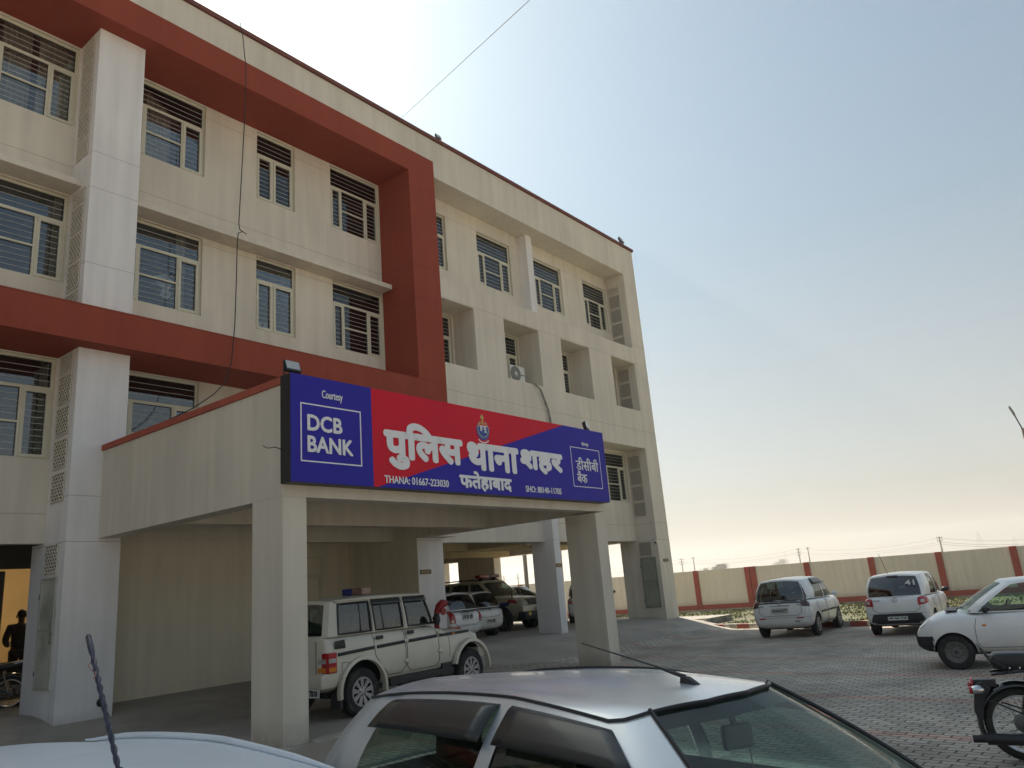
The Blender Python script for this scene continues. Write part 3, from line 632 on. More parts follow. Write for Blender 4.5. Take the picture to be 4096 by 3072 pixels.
# air conditioner in the second-storey recess
ac=empty('air_conditioner','white outdoor air conditioner unit in a second-storey window recess','air conditioner',(17.82,13.62,5.985))
ACW=mat('ac_white',(.62,.62,.58),.5,var=.08,vs=4)
m=MB(); m.box(-.36,.36,-.13,.15,.03,.55); m.build('casing',ACW,ac,bevel=.012)
m=MB(); m.box(-.3,-.22,-.1,.1,0,.029); m.box(.22,.3,-.1,.1,0,.029); m.build('foot',BLACK,ac)
m=MB(); m.lathe([(0.0,-.012),(.235,-.012),(.235,.0)],(-.10,-.131,.29),(0,-1,0) if False else (0,1,0),28); m.build('fan_opening',DARK,ac)
m=MB()
for r in (.06,.11,.16,.2,.235): m.tube([(-.10+r*math.cos(a),-.15,.29+r*math.sin(a)) for a in [2*math.pi*i/24 for i in range(24)]],.004,5,True)
for i in range(24):
    a=2*math.pi*i/24; m.bar((-.10+.06*math.cos(a),-.15,.29+.06*math.sin(a)),(-.10+.235*math.cos(a+.25),-.15,.29+.235*math.sin(a+.25)),.005)
m.build('fan_grille',ACW,ac)
m=MB(); m.lathe([(0,-.02),(.05,-.02),(.055,-.01)],(-.10,-.14,.29),(0,1,0),16); m.build('fan_hub',ACW,ac)
m=MB(); put_text(m,'HITACHI',.17,.33,.27,.30,0,.001,org=(0,-.132,0)); m.build('lettering',BLACK,ac,fixn=False)
m=MB(); pts=[(18.28,13.24,5.99),(18.45,13.17,5.83),(18.62,13.2,5.60),(18.78,13.2,5.28),(18.86,13.2,4.95),(18.90,13.22,4.62)]
m.tube(pts,.022,6); m.tube([(a+.035,b-.02,c-.01) for a,b,c in pts],.014,6)
tag(m.build('refrigerant_pipe',mat('pipe_wrap_grey',(.30,.28,.24),.8,var=.35,vs=6),smooth=40),'grey wrapped pipes curving down the wall below the air conditioner','pipe')
# cables
m=MB(); cp=[(8.15,13.15,12.84),(8.2,13.13,12.57),(8.3,13.13,11.67),(8.29,13.15,10.4),(8.22,13.16,8.6),(8.18,13.15,7.86),(8.20,13.15,7.72),(8.30,13.15,7.68),(8.36,13.15,7.66),(8.27,13.15,7.69),(8.17,13.15,7.62),(8.15,13.15,7.4),(8.14,13.15,6.5),(8.12,13.15,5.6),(8.09,13.2,4.8),(7.95,13.2,4.35),(7.75,13.25,4.1),(7.36,13.3,3.78),(6.9,13.4,3.5)]
m.tube(cp,.011,5); tag(m.build('hanging_cable',CABLE),'thin black cable hanging down the facade over the red bands','cable')
m=MB(); a,b=Vector((13.24,13.4,12.85)),Vector((9.18,6,9.66)); 
m.tube([a.lerp(b,t)+Vector((0,0,-.5*math.sin(math.pi*t/2.2)*0)) for t in (0,.5,1,1.25)],.007,5); tag(m.build('overhead_wire',mat('pale_wire',(.35,.37,.38),.5)),'thin pale wire running from the roof edge up across the sky','wire')
m=MB(); m.tube([(5.9,8.36,1.98),(5.72,8.3,2.0),(5.6,8.28,1.97),(5.52,8.27,1.99)],.006,5); tag(m.build('loose_wire',CABLE),'short loose black wire sticking out at the left end of the sign board','wire')
# CCTV camera
e=empty('cctv_camera','small white bullet camera on the corner column above the grey door','camera',(24.86,13.33,1.24))
m=MB(); m.cyl((-.02,.0,0),(-.16,-.06,-.04),.04,12); m.build('barrel',ACW,e,smooth=40); m=MB(); m.cyl((-.161,-.0605,-.0405),(-.17,-.064,-.043),.034,12); m.build('lens',BLACK,e,smooth=40)
m=MB(); m.cyl((.01,0,.03),(-.04,0,.03),.045,12); m.build('base',ACW,e,smooth=40)
# drain hole in the pier and stub pipe by the corner column
m=MB(); m.lathe([(.0,.0),(.045,.0),(.055,-.012),(.07,-.012),(.07,.002)],(6.12,YC-.004,-1.22),(0,1,0),18); q=m.build('drain_hole',DARK,B,smooth=30)
m=MB(); m.lathe([(.035,0),(.05,0),(.05,.30),(.04,.30),(.038,.02)],(25.15,13.0,-1.52),(1,-.15,0),16); tag(m.build('stub_pipe',mat('cement_pipe',(.2,.19,.17),.8,var=.3,vs=9),smooth=40),'short grey pipe lying at the foot of the corner column','pipe')
# concrete steps / slab beside the corner column
CW=mat('old_white_concrete',(.33,.30,.25),.85,var=.25,vs=3,bump=.4,bs=20,dirt=((.14,.12,.1),3,.8,.48))
m=MB(); m.prism([(25.0,12.75),(25.62,12.55),(26.3,12.45),(26.5,13.1),(26.5,15.5),(25.83,15.5),(25.83,13.2),(25.0,13.2)],ZG,-1.58,axis='z'); tag(m.build('concrete_ledge',CW,bevel=.015),'low grey concrete ledge beside the corner column','ledge')
m=MB(); m.prism([(26.6,12.6),(28.5,12.5),(28.5,15.5),(26.6,15.5)],ZG+.05,-1.55,axis='z'); tag(m.build('concrete_slab',CW,bevel=.012),'pale concrete slab set in the grass behind the ledge','slab')
# fire hydrant at the pier
HR=mat('hydrant_red',(.38,.02,.02),.4,var=.2,vs=8)
h=empty('fire_hydrant','red double fire hydrant valve standing in front of the white pier','hydrant',(13.6,13.2,-1.58))
m=MB(); m.lathe([(.11,0),(.11,.03),(.06,.04),(.06,1.02),(.07,1.03),(.07,1.07),(.05,1.08)],(-.12,0,0),(0,0,1),16,True)
m.tube([(-.12,0,1.05),(-.10,0,1.2),(-.02,0,1.33),(.08,-.02,1.40),(.17,-.04,1.40)],[.06,.07,.09,.10,.08],12)
m.tube([(-.12,0,.95),(-.22,.0,1.02),(-.30,0,1.05)],[.05,.06,.07],10); m.build('body',HR,h,smooth=45)
m=MB(); m.tube([(.0,-.10,1.22),(.0,-.13,1.22)],.085,16); m.tube([(0,-.05,1.22),(0,-.12,1.22)],.02,8); m.build('hand_wheel',HR,h,smooth=40)
m=MB(); m.cyl((.17,-.04,1.40),(.30,-.07,1.39),.05,14); m.cyl((.25,-.06,1.395),(.28,-.066,1.393),.06,14); m.build('outlet_cap',BLACK,h,smooth=40)
m=MB(); m.tube([(-.12,0,.78),(.05,-.06,.80),(.12,-.08,.80)],.03,8); m.tube([(.10,-.08,.83),(.16,-.1,.80),(.30,-.14,.77)],.012,6); m.tube([(.12,-.08,.8),(.13,-.09,.6)],.01,6); m.build('drain_lever',BLACK,h)
m=MB(); m.box(-.22,.22,-.16,.16,0,.10); m.box(-.20,.20,-.14,.14,.10,.86); tag(m.build('hose_box',HR,bevel=.012),'red hose box with a flat lid below the fire hydrant','box').location=(13.72,13.0,-1.60)
# =================================================================== boundary wall, posts painted red
BW=empty('boundary_wall','long cream boundary wall with red painted pilasters and a red band, beyond the cars','wall',(0,0,0))
BC=plaster('boundary_cream',(.67,.60,.51),(),var=.13,dirtz=-1.6); BP=mat('boundary_plinth',(.34,.31,.26),.85,var=.2,vs=2,dirt=((.09,.085,.05),1.6,.9,.5)); BR=mat('boundary_red',(.33,.07,.045),.8,var=.18,vs=2)
def wtop(y): return .045+(y-3)*.0078
def zb_(y): return -1.46-(5.1-y)*.004
def strip(mb,x0,x1,ya,yb,fz0,fz1):
    n=max(1,int(abs(yb-ya)/4))
    for i in range(n):
        a=ya+(yb-ya)*i/n; b=ya+(yb-ya)*(i+1)/n
        mb.add([(x0,a,fz0(a)),(x1,a,fz0(a)),(x1,b,fz0(b)),(x0,b,fz0(b)),(x0,a,fz1(a)),(x1,a,fz1(a)),(x1,b,fz1(b)),(x0,b,fz1(b))],[(0,3,2,1),(4,5,6,7),(0,1,5,4),(1,2,6,5),(2,3,7,6),(3,0,4,7)])
m=MB(); strip(m,36,36.23,-16,70,lambda y:-1.68,wtop); m.build('panel',BC,BW)
m=MB(); strip(m,35.93,36.3,-16,70,lambda y:-2.2,lambda y:-1.682); m.build('plinth',BP,BW)
m=MB(); strip(m,35.97,36-.001,-16,70,lambda y:-1.68,lambda y:-1.47); m.build('painted_band',BR,BW)
posts=[3.89+i*0 for i in range(0)]; posts=[-12.6,-9.85,-7.1,-4.35,-1.55,1.2,3.89,6.51,9.14,11.89,14.42,14.70,17.34,20.1,22.9,25.7,28.4,31.2,34,37,40]
for y in posts:
    m=MB(); strip(m,35.94,36.27,y-.125,y+.125,lambda y:-1.68,lambda y:wtop(y)+.012); m.build('pilaster',BR,BW)
# far boundary wall seen through the stilt floor is the same wall run (x = 36)
# =================================================================== street lamp, poles, pylons, trees
def ray(u,v): return (RW@Vector((u-_cx,v-_cy,_f))).normalized()
e=empty('street_lamp','dark street lamp head on a slanted arm at the right edge of the picture','street lamp',(0,0,0))
p0=ray(4053,1652)*40; p1=ray(4086,1700)*40; p2=ray(4110,1790)*40
m=MB(); base=Vector((p2.x,p2.y,ZG)); m.tube([base,base+(p2-base)*.5,Vector((p2.x,p2.y,p2.z)),p1+Vector((0,0,-.15))],[.09,.07,.055,.05],10); m.build('pole',mat('lamp_pole_rust',(.10,.06,.05),.6,var=.3,vs=3),e,smooth=40)
m=MB(); m.tube([p1+Vector((0,0,-.2)),p0],.028,8); m.build('arm',BLACK,e)
m=MB(); d=(p0-p1).normalized(); m.obox(p0+d*.1,d,d.cross(Vector((0,0,1))).normalized(),Vector((0,0,1)),.20,.10,.05); m.build('lamp_head',BLACK,e,bevel=.02)
m=MB(); q1=ray(4140,1560)*40; m.tube([p1+Vector((0,0,-.3)),q1],.028,8); m.build('arm',mat('grey_arm',(.3,.3,.3),.5),e)
PLM=mat('concrete_pole',(.22,.20,.18),.8,var=.2,vs=1)
def upole(label,u,vtop,dist,arms,group='power poles beyond the boundary wall',lean=0):
    t=ray(u,vtop)*dist; b=Vector((t.x,t.y,ZG)); o=empty('utility_pole',label,'utility pole',b,0,group); H=t.z-ZG
    m=MB(); m.tube([(0,0,0),(0,0,H)],[.22,.13],8); m.build('pole',PLM,o)
    m=MB(); cr=Vector((RW.col[0].x,RW.col[0].y,0)).normalized()
    for k,(dz,w) in enumerate(arms):
        m.bar(Vector((0,0,H-dz))-cr*w,Vector((0,0,H-dz))+cr*w,.10)
        for s in (-1,-.2,1): m.cyl(cr*w*s+Vector((0,0,H-dz)),cr*w*s+Vector((0,0,H-dz+.3)),.07,6)
    m.build('crossarm',PLM,o); return t
tp=[upole('power pole with two crossarms just right of the building corner',2725,2234,250,((.3,.7),(1.1,.7),(1.9,.6))),
    upole('slim power pole standing above a red pilaster right of the corner pole',2772,2228,250,((.4,.5),)),
    upole('power pole with stacked insulators left of its twin over the middle of the wall',3192,2192,230,((.4,.5),(1.2,.5),(2.0,.5))),
    upole('slim power pole of the middle pair, the one further right',3230,2189,230,((.4,.5),)),
    upole('tall doubled power pole above the wall behind the car numbered 41',3756,2146,180,((.3,.5),(.9,.5))),
    upole('power pole with stacked insulators seen through the stilt floor',2015,2303,260,((.4,.7),(1.2,.7),(2.0,.7))),
    upole('power pole with one crossarm seen through the stilt floor',2071,2296,230,((1.2,.9),))]
WM=mat('power_wire',(.12,.12,.12),.6)
def wires(name,label,pairs,r,sag):
    m=MB()
    for a,b in pairs: m.tube([a.lerp(b,t)+Vector((0,0,-sag*4*t*(1-t))) for t in [i/10 for i in range(11)]],r,4,cap=False)
    return tag(m.build(name,WM),label,'wires')
off=Vector((0,0,-.5)); far=ray(4400,2112)*190; lf=ray(2100,2290)*260
wires('power_line','thin sagging power wires strung between the poles beyond the wall',[(a+Vector((0,0,-k)),b+Vector((0,0,-k))) for a,b in ((lf,tp[0]),(tp[0],tp[2]),(tp[2],tp[4]),(tp[4],far)) for k in (.3,1.1,1.5)],.022,1.2)
m=None
STL=mat('galvanised_lattice',(.20,.20,.20),.6)
def pylon(label,u,vtop,dist,wb=5):
    t=ray(u,vtop)*dist; H=t.z-ZG; o=empty('transmission_pylon',label,'pylon',(t.x,t.y,ZG),.5,'lattice pylons far behind the wall'); m=MB(); r=.10
    def W(z): return wb*max(0,1-z/H)**1.3*.5+.5
    zs=[H*i/9 for i in range(10)]
    for sx in(-1,1):
        for sy in(-1,1):
            m.tube([(sx*W(z),sy*W(z),z) for z in zs],r,4)
    for a,b in zip(zs,zs[1:]):
        for s in (-1,1):
            m.bar((-W(a),s*W(a),a),(W(b),s*W(b),b),r); m.bar((W(a),s*W(a),a),(-W(b),s*W(b),b),r); m.bar((s*W(a),-W(a),a),(s*W(b),W(b),b),r)
    m.build('lattice',STL,o); m=MB()
    for k in (.70,.82,.94): m.bar((-3.5,0,H*k),(3.5,0,H*k),r*1.6); m.bar((-3.5,0,H*k),(0,0,H*k+1.4),r); m.bar((3.5,0,H*k),(0,0,H*k+1.4),r)
    m.build('crossarm',STL,o); return t
py=[pylon('hazy lattice pylon framed by the rightmost stilt opening',2512,2240,1050,8),pylon('hazy lattice pylon framed by the opening beside the PARKING column',2290,2256,1050,8),
    pylon('tall hazy lattice pylon above the far right part of the wall',3910,2126,950,8),pylon('faintest lattice pylon above the wall behind the rear wiper hatchback',3138,2205,1080,6),pylon('small faint pylon close to the right edge of the picture',4055,2150,1080,6)]
wires('transmission_line','faint high voltage wires running between the hazy pylons',[(a+Vector((0,0,-2-k*3)),b+Vector((0,0,-2-k*3))) for a,b in ((py[1],py[0]),(py[0],py[3]),(py[3],py[2]),(py[2],ray(4500,2080)*950)) for k in (0,1)],.03,4)
TR=mat('bark',(.10,.08,.06),.9); LF=mat('far_foliage',(.09,.10,.05),.9,var=.3,vs=.3)
def ftree(label,u,vtop,vb,dist,wd):
    t=ray(u,vtop)*dist; H=t.z-ZG; o=empty('tree',label,'tree',(t.x,t.y,ZG),0,'faint trees on the horizon'); rr=random.Random(int(u))
    m=MB(); m.tube([(0,0,0),(.2,0,H*.35),(0,.1,H*.6)],[.5,.35,.15],8)
    for i in range(7):
        a=rr.uniform(0,6.3); m.tube([(0,0,H*rr.uniform(.3,.5)),(math.cos(a)*wd*.35,math.sin(a)*wd*.35,H*rr.uniform(.65,.85))],[.2,.06],5)
    m.build('trunk',TR,o); m=MB()
    cl=[(rr.uniform(-.8,.8)*wd,rr.uniform(-.8,.8)*wd,H*rr.uniform(.5,.88),wd*rr.uniform(.25,.5)) for _ in range(11)]
    for i in range(2600):
        c=rr.choice(cl); v=Vector((rr.gauss(0,1),rr.gauss(0,1),rr.gauss(0,.7)))*c[3]*.5; p=Vector(c[:3])+v
        if p.z>H: continue
        a=Vector((rr.uniform(-1,1),rr.uniform(-1,1),rr.uniform(-1,1)))*.4; b=Vector((rr.uniform(-1,1),rr.uniform(-1,1),rr.uniform(-1,1)))*.4
        m.add([p,p+a,p+b],[(0,1,2)])
    m.build('crown',LF,o,fixn=False)
ftree('faint low bushy tree above the wall right of the building corner',2857,2268,2280,330,4)
ftree('faint airy tree with open crown beside the low bushy one on the horizon',2886,2256,2275,330,3.2)
ftree('very faint tree on the horizon between the two middle pilasters',3120,2236,2270,600,5)
# slanted steel pole seen through the stilt floor
b=ray(2110,2367)*42; t=ray(2088,2205)*42
m=MB(); m.tube([Vector((b.x,b.y,ZG)),Vector((b.x,b.y,5.5))],.11,10); tag(m.build('steel_pole',mat('dark_steel_pole',(.14,.13,.12),.5),smooth=40),'dark steel pole in front of the boundary wall, seen through the stilt floor','pole')
# =================================================================== person
def skin_fig(name,nodes,edges,m,parent,lv=2):
    me=bpy.data.meshes.new(name); me.from_pydata([n[:3] for n in nodes],edges,[]); o=bpy.data.objects.new(name,me); COL.objects.link(o)
    sk=o.modifiers.new('s','SKIN'); ss=o.modifiers.new('u','SUBSURF'); ss.levels=lv; ss.render_levels=lv
    for i,n in enumerate(nodes):
        v=me.skin_vertices[0].data[i]; v.radius=(n[3],n[4] if len(n)>4 else n[3]); v.use_root=(i==0)
    dg=bpy.context.evaluated_depsgraph_get(); dg.update(); nm=bpy.data.meshes.new_from_object(o.evaluated_get(dg)); o.modifiers.clear(); o.data=nm; nm.materials.clear(); nm.materials.append(m); nm.shade_smooth()
    o.parent=parent; return o
SKN=mat('skin',(.14,.07,.04),.6); JK=mat('dark_jacket_cloth',(.05,.045,.04),.9,var=.3,vs=6,bump=.4,bs=25); TRS=mat('dark_trousers',(.045,.042,.04),.9,var=.2,vs=5)
pe=empty('person','man in a dark jacket and trousers standing with his back turned in the lit lobby','person',(7.2,20.2,-1.33),R_(-16))
# local: +y = away from the camera (he looks away), x = his right
nodes=[(0,0,.92,.16,.12),(0,0,1.08,.155,.115),(0,.01,1.26,.18,.13),(0,.01,1.40,.17,.115),(0,.02,1.49,.065,.065),(0,.035,1.56,.06,.06),
 (-.20,.01,1.41,.075,.075),(-.27,.0,1.15,.06,.06),(-.22,.18,1.02,.048,.048),(-.14,.30,1.06,.03,.035),(.20,.01,1.41,.075,.075),(.26,.02,1.14,.06,.06),(.20,.20,1.10,.048,.048),(.10,.30,1.18,.03,.035),
 (-.10,0,.86,.105,.11),(-.12,.01,.48,.07,.075),(-.12,-.01,.09,.045,.05),(-.12,.12,.04,.04,.03),(.10,0,.86,.105,.11),(.12,.01,.48,.07,.075),(.12,-.01,.09,.045,.05),(.12,.12,.04,.04,.03),
 (0,.04,1.63,.085,.10),(0,.04,1.72,.078,.095)]
ed=[(0,1),(1,2),(2,3),(3,4),(4,5),(3,6),(6,7),(7,8),(8,9),(3,10),(10,11),(11,12),(12,13),(0,14),(14,15),(15,16),(16,17),(0,18),(18,19),(19,20),(20,21),(5,22),(22,23)]
skin_fig('body',nodes,ed,SKN,pe)
jn=[(0,0,.86,.185,.145),(0,0,1.06,.185,.14),(0,.01,1.26,.20,.145),(0,.01,1.41,.185,.13),(0,.02,1.47,.09,.09),(-.21,.01,1.42,.09,.09),(-.285,.0,1.15,.075,.075),(-.225,.17,1.02,.06,.06),(.21,.01,1.42,.09,.09),(.275,.02,1.14,.075,.075),(.205,.19,1.10,.06,.06)]
skin_fig('jacket',jn,[(0,1),(1,2),(2,3),(3,4),(3,5),(5,6),(6,7),(3,8),(8,9),(9,10)],JK,pe)
tn=[(0,0,.93,.165,.13),(-.10,0,.84,.12,.12),(-.12,.01,.48,.09,.09),(-.12,-.01,.12,.075,.08),(.10,0,.84,.12,.12),(.12,.01,.48,.09,.09),(.12,-.01,.12,.075,.08)]
skin_fig('trousers',tn,[(0,1),(1,2),(2,3),(0,4),(4,5),(5,6)],TRS,pe)
m=MB(); m.ball((0,.025,1.705),.094,.108,.105,14,10); hr=m.build('hair',mat('black_hair',(.01,.009,.008),.7),pe,smooth=60)
m=MB(); m.ball((-.095,.04,1.65),.018,.03,.035,8,6); m.ball((.095,.04,1.65),.018,.03,.035,8,6); m.ball((0,.15,1.64),.015,.02,.025,8,6); m.build('ears_and_nose',SKN,pe,smooth=60)
for sx,h in ((-1,(-.14,.30,1.06)),(1,(.10,.30,1.18))):
    m=MB(); m.obox(Vector(h)+Vector((0,.04,.02)),(1,0,0),(0,1,0),(0,0,1),.035,.045,.014)
    for k in range(4): m.tube([Vector(h)+Vector((-.027+.018*k,.08,.02)),Vector(h)+Vector((-.027+.018*k,.115+.006*(k%3),.03)),Vector(h)+Vector((-.025+.017*k,.12,.055))],.008,6)
    m.tube([Vector(h)+Vector((-sx*.035,.03,.02)),Vector(h)+Vector((-sx*.055,.06,.04)),Vector(h)+Vector((-sx*.045,.09,.05))],.009,6); m.build('hand',SKN,pe,smooth=50)
# lobby lamp
lm=empty('ceiling_lamp','round lit lamp on the yellow lobby wall behind the man','lamp',(6.2,24.36,.95))
m=MB(); m.lathe([(0,.14),(.12,.12),(.19,.06),(.2,0)],(0,0,0),(0,-1,0),20); m.build('cover',LMP,lm,smooth=50)
m=MB(); m.lathe([(.22,0),(.22,.03),(.2,.03)],(0,0.03,0),(0,-1,0),20); m.build('rim',UPVC,lm)
pl=bpy.data.lights.new('lobby_light','POINT'); pl.energy=42; pl.specular_factor=0; pl.color=(1,.77,.48); pl.shadow_soft_size=.2; po=bpy.data.objects.new('lobby_light',pl); COL.objects.link(po); po.location=(8.0,21.5,1.5)
sw=MB(); sw.box(-.09,.09,-.02,0,-.14,.14); tag(sw.build('switchboard',mat('switch_white',(.7,.7,.65),.4),bevel=.005),'white switchboard plate on the lobby wall beside the man','switchboard').location=(8.6,24.39,-.05)
# =================================================================== vehicles
CG=glass('car_glass',(.50,.62,.56),.10,.01); CGD=glass('dark_car_glass',(.03,.035,.04),.10,.01); CGL=glass('clear_green_glass',(.66,.80,.72),.05,.01,.5)
SEAT=mat('seat_cloth',(.10,.095,.085),.9,var=.2,vs=10); SEATL=mat('seat_cloth_light',(.22,.21,.19),.9,var=.2,vs=10)
LAMPR=mat('tail_lamp_red',(.45,.01,.015),.12,coat=.6,var=.2,vs=25); LAMPW=mat('lamp_clear',(.55,.55,.52),.1,.3,var=.25,vs=30); AMB=mat('lamp_amber',(.65,.22,.02),.2)
PLT=mat('plate_white',(.68,.68,.64),.4); LET=mat('plate_black',(.02,.02,.02),.5)
DUST=(.30,.24,.17)
PW_=mat('white_car_paint',(.82,.82,.81),.28,coat=.5,var=.04,vs=3,dust=(DUST,.2,.75,.75))
PWC=mat('cream_white_car_paint',(.66,.62,.52),.35,coat=.3,var=.06,vs=2,dust=(DUST,.3,.8,.9))
PSC=mat('beige_white_car_paint',(.60,.56,.44),.35,coat=.3,var=.06,vs=2,dust=(DUST,.3,.9,.9))
PSIL=mat('silver_car_paint',(.72,.74,.76),.27,.5,coat=.3,var=.06,vs=2.5,dirt=((.56,.56,.55),1.1,.35,.5))
PW2_=mat('white_roof_paint',(.70,.73,.76),.42,coat=.12,var=.05,vs=1.5,dirt=((.5,.5,.5),1.6,.35,.55))
def solid_from_stations(st,sub=2):
    """closed lower body: stations (x, w, zb, zt, crown)"""
    v=[];f=[];n=0
    for (x,w,zb,zt,cr) in st:
        h=zt-zb
        half=[(.0,zb),(w*.80,zb),(w*.965,zb+h*.10),(w,zb+h*.42),(w*.992,zb+h*.72),(w*.955,zb+h*.93),(w*.84,zt+cr*.25),(w*.45,zt+cr*.8),(0,zt+cr)]
        ring=half+[(-a,b) for a,b in half[-2:0:-1]]; n=len(ring); v+=[(x,a,b) for a,b in ring]
    for i in range(len(st)-1):
        for k in range(n):
            k2=(k+1)%n; f.append((i*n+k,i*n+k2,(i+1)*n+k2,(i+1)*n+k))
    f.append(tuple(range(n))[::-1]); f.append(tuple((len(st)-1)*n+k for k in range(n)))
    return v,f
def eval_new(o):
    dg=bpy.context.evaluated_depsgraph_get(); dg.update(); nm=bpy.data.meshes.new_from_object(o.evaluated_get(dg),preserve_all_data_layers=True,depsgraph=dg); o.modifiers.clear(); o.data=nm; return o
def lower_body(name,st,paint,arches,parent,sub=2,cuts=()):
    v,f=solid_from_stations(st); me=bpy.data.meshes.new(name); me.from_pydata(v,[],f); me.materials.append(paint); me.materials.append(BLACK)
    o=bpy.data.objects.new(name,me); COL.objects.link(o)
    bm=bmesh.new(); bm.from_mesh(me); bmesh.ops.recalc_face_normals(bm,faces=bm.faces); bm.to_mesh(me); bm.free()
    s=o.modifiers.new('s','SUBSURF'); s.levels=sub; s.render_levels=sub; eval_new(o)
    c=MB()
    for (x,z,r,y0,y1) in arches:
        for sg in (-1,1): c.cyl((x,sg*y0,z),(x,sg*y1,z),r,32)
    for b in cuts: c.box(*b)
    c.mi=0; cut=c.build('cutter',[BLACK,BLACK]); cut.data.materials.clear(); cut.data.materials.append(paint); cut.data.materials.append(BLACK)
    cut.data.polygons.foreach_set('material_index',[1]*len(cut.data.polygons))
    b=o.modifiers.new('b','BOOLEAN'); b.use_self=bool(cuts); b.operation='DIFFERENCE'; b.object=cut; b.solver='EXACT'
    eval_new(o); bpy.data.objects.remove(cut)
    o.data.shade_smooth(); o.data.set_sharp_from_angle(angle=R_(35)); o.parent=parent
    return o
def bvh_of(objs):
    V=[];F=[]
    for o in objs:
        b=len(V); V+=[tuple(v.co) for v in o.data.vertices]; F+=[tuple(b+i for i in p.vertices) for p in o.data.polygons]
    return BVHTree.FromPolygons(V,F)
def patch(mb,bv,P,d,off=.006,n=8,m=8,rnd=0):
    """bilinear patch with corners P projected along d onto the body and lifted by off"""
    d=Vector(d).normalized(); P=[Vector(p) for p in P]; G=[]
    for i in range(n+1):
        for j in range(m+1):
            a,b=i/n,j/m
            if rnd:
                x,y=2*a-1,2*b-1; xx=x*math.sqrt(max(0,1-y*y/2)); yy=y*math.sqrt(max(0,1-x*x/2)); a=(x*(1-rnd)+xx*rnd+1)/2; b=(y*(1-rnd)+yy*rnd+1)/2
            p=P[0]*(1-a)*(1-b)+P[1]*a*(1-b)+P[2]*a*b+P[3]*(1-a)*b
            h=bv.ray_cast(p-d*1.2,d)
            G.append(h[0]-d*off if h[0] is not None and (h[0]-p).length<.5 else None)
    idx={}; vs=[]; fs=[]
    for k,g in enumerate(G):
        if g is not None: idx[k]=len(vs); vs.append(g)
    for i in range(n):
        for j in range(m):
            q=[i*(m+1)+j,(i+1)*(m+1)+j,(i+1)*(m+1)+j+1,i*(m+1)+j+1]
            if all(k in idx for k in q): fs.append(tuple(idx[k] for k in q))
    mb.add(vs,fs)
def pline(mb,bv,pts,d,w=.012,off=.003,proud=.0):
    d=Vector(d).normalized(); pts=[Vector(p) for p in pts]; Q=[]
    for a,b in zip(pts,pts[1:]):
        k=max(1,int((b-a).length/.05))
        for i in range(k): Q.append(a.lerp(b,i/k))
    Q.append(pts[-1]); H=[]
    for p in Q:
        h=bv.ray_cast(p-d*1.2,d)
        if h[0] is not None and (h[0]-p).length<.6: H.append(h[0]-d*off)
        else:
            if len(H)>1: mb.tube(H,w/2,4 if not proud else 8)
            H=[]
    if len(H)>1: mb.tube(H,w/2,4 if not proud else 8)
def wheel(parent,x,y,z,r,w,side,style,name='wheel'):
    m=MB(); R=r; ri=r*.62
    pr=[(ri,-w*.42),(ri*1.04,-w*.5),(R*.93,-w*.5),(R*.985,-w*.38),(R,-w*.2),(R,w*.2),(R*.985,w*.38),(R*.93,w*.5),(ri*1.04,w*.5),(ri,w*.42)]
    m.lathe(pr,(x,y,z),(0,side,0),40)
    for i in range(40):                                             # tread blocks
        a=2*math.pi*i/40
        for s in (-1,1): m.obox((x+math.cos(a+s*.03)*R,y+s*w*.24,z+math.sin(a+s*.03)*R),(-math.sin(a),0,math.cos(a)),(0,1,0),(math.cos(a),0,math.sin(a)),R*.055,w*.17,.003)
    wo=m.build(name,RUB,parent,smooth=35)
    m=MB(); c=Vector((x,y,z)); ax=Vector((0,side,0))
    def pt(rr,a,h): return c+Vector((math.cos(a)*rr,0,math.sin(a)*rr))+ax*h
    if style=='steel':
        m.lathe([(ri*1.03,w*.46),(ri*.97,w*.5),(ri*.90,w*.46),(ri*.86,w*.30),(ri*.55,w*.24),(ri*.45,w*.34),(ri*.22,w*.36),(0,w*.36)],c,ax,32)
        mm=STEEL; m.build('rim',mm,wo,smooth=40); m=MB()
        for i in range(12): a=2*math.pi*i/12; m.cyl(pt(ri*.72,a,w*.262),pt(ri*.72,a,w*.285),ri*.055,8)
        for i in range(4): a=2*math.pi*i/4+.4; m.cyl(pt(ri*.3,a,w*.35),pt(ri*.3,a,w*.40),ri*.05,6)
        m.cyl(pt(0,0,w*.35),pt(0,0,w*.42),ri*.14,12); m.build('hub_detail',BLACK,wo)
    else:
        m.lathe([(ri*1.03,w*.47),(ri*.98,w*.5),(ri*.90,w*.46),(ri*.88,w*.1),(0,w*.05)],c,ax,32)
        m.build('rim_barrel',mat('rim_shadow_metal',(.07,.07,.07),.5,.5),wo,smooth=40); m=MB(); n={'cap':9,'alloy5':5,'alloy6':6,'alloy7':7}[style]
        m.lathe([(ri*1.0,w*.48),(ri*.98,w*.52),(ri*.88,w*.52),(ri*.86,w*.44)],c,ax,36)
        for i in range(n):
            a=2*math.pi*i/n+.2; hw=.30 if style=='cap' else .16; hw2=.11 if style!='cap' else .20
            m.add([pt(ri*.30,a-hw,w*.47),pt(ri*.90,a-hw2,w*.50),pt(ri*.90,a+hw2,w*.50),pt(ri*.30,a+hw,w*.47),pt(ri*.30,a-hw,w*.40),pt(ri*.90,a-hw2,w*.42),pt(ri*.90,a+hw2,w*.42),pt(ri*.30,a+hw,w*.40)],[(0,1,2,3),(0,4,5,1),(2,6,7,3),(1,5,6,2)])
        m.lathe([(0,w*.50),(ri*.20,w*.50),(ri*.34,w*.46),(ri*.36,w*.40)],c,ax,24)
        m.build('rim',ALLOY,wo,smooth=30); m=MB()
        for i in range(5): a=2*math.pi*i/5+.5; m.cyl(pt(ri*.25,a,w*.46),pt(ri*.25,a,w*.505),ri*.055,8)
        m.build('wheel_nut',BLACK,wo)
    return wo
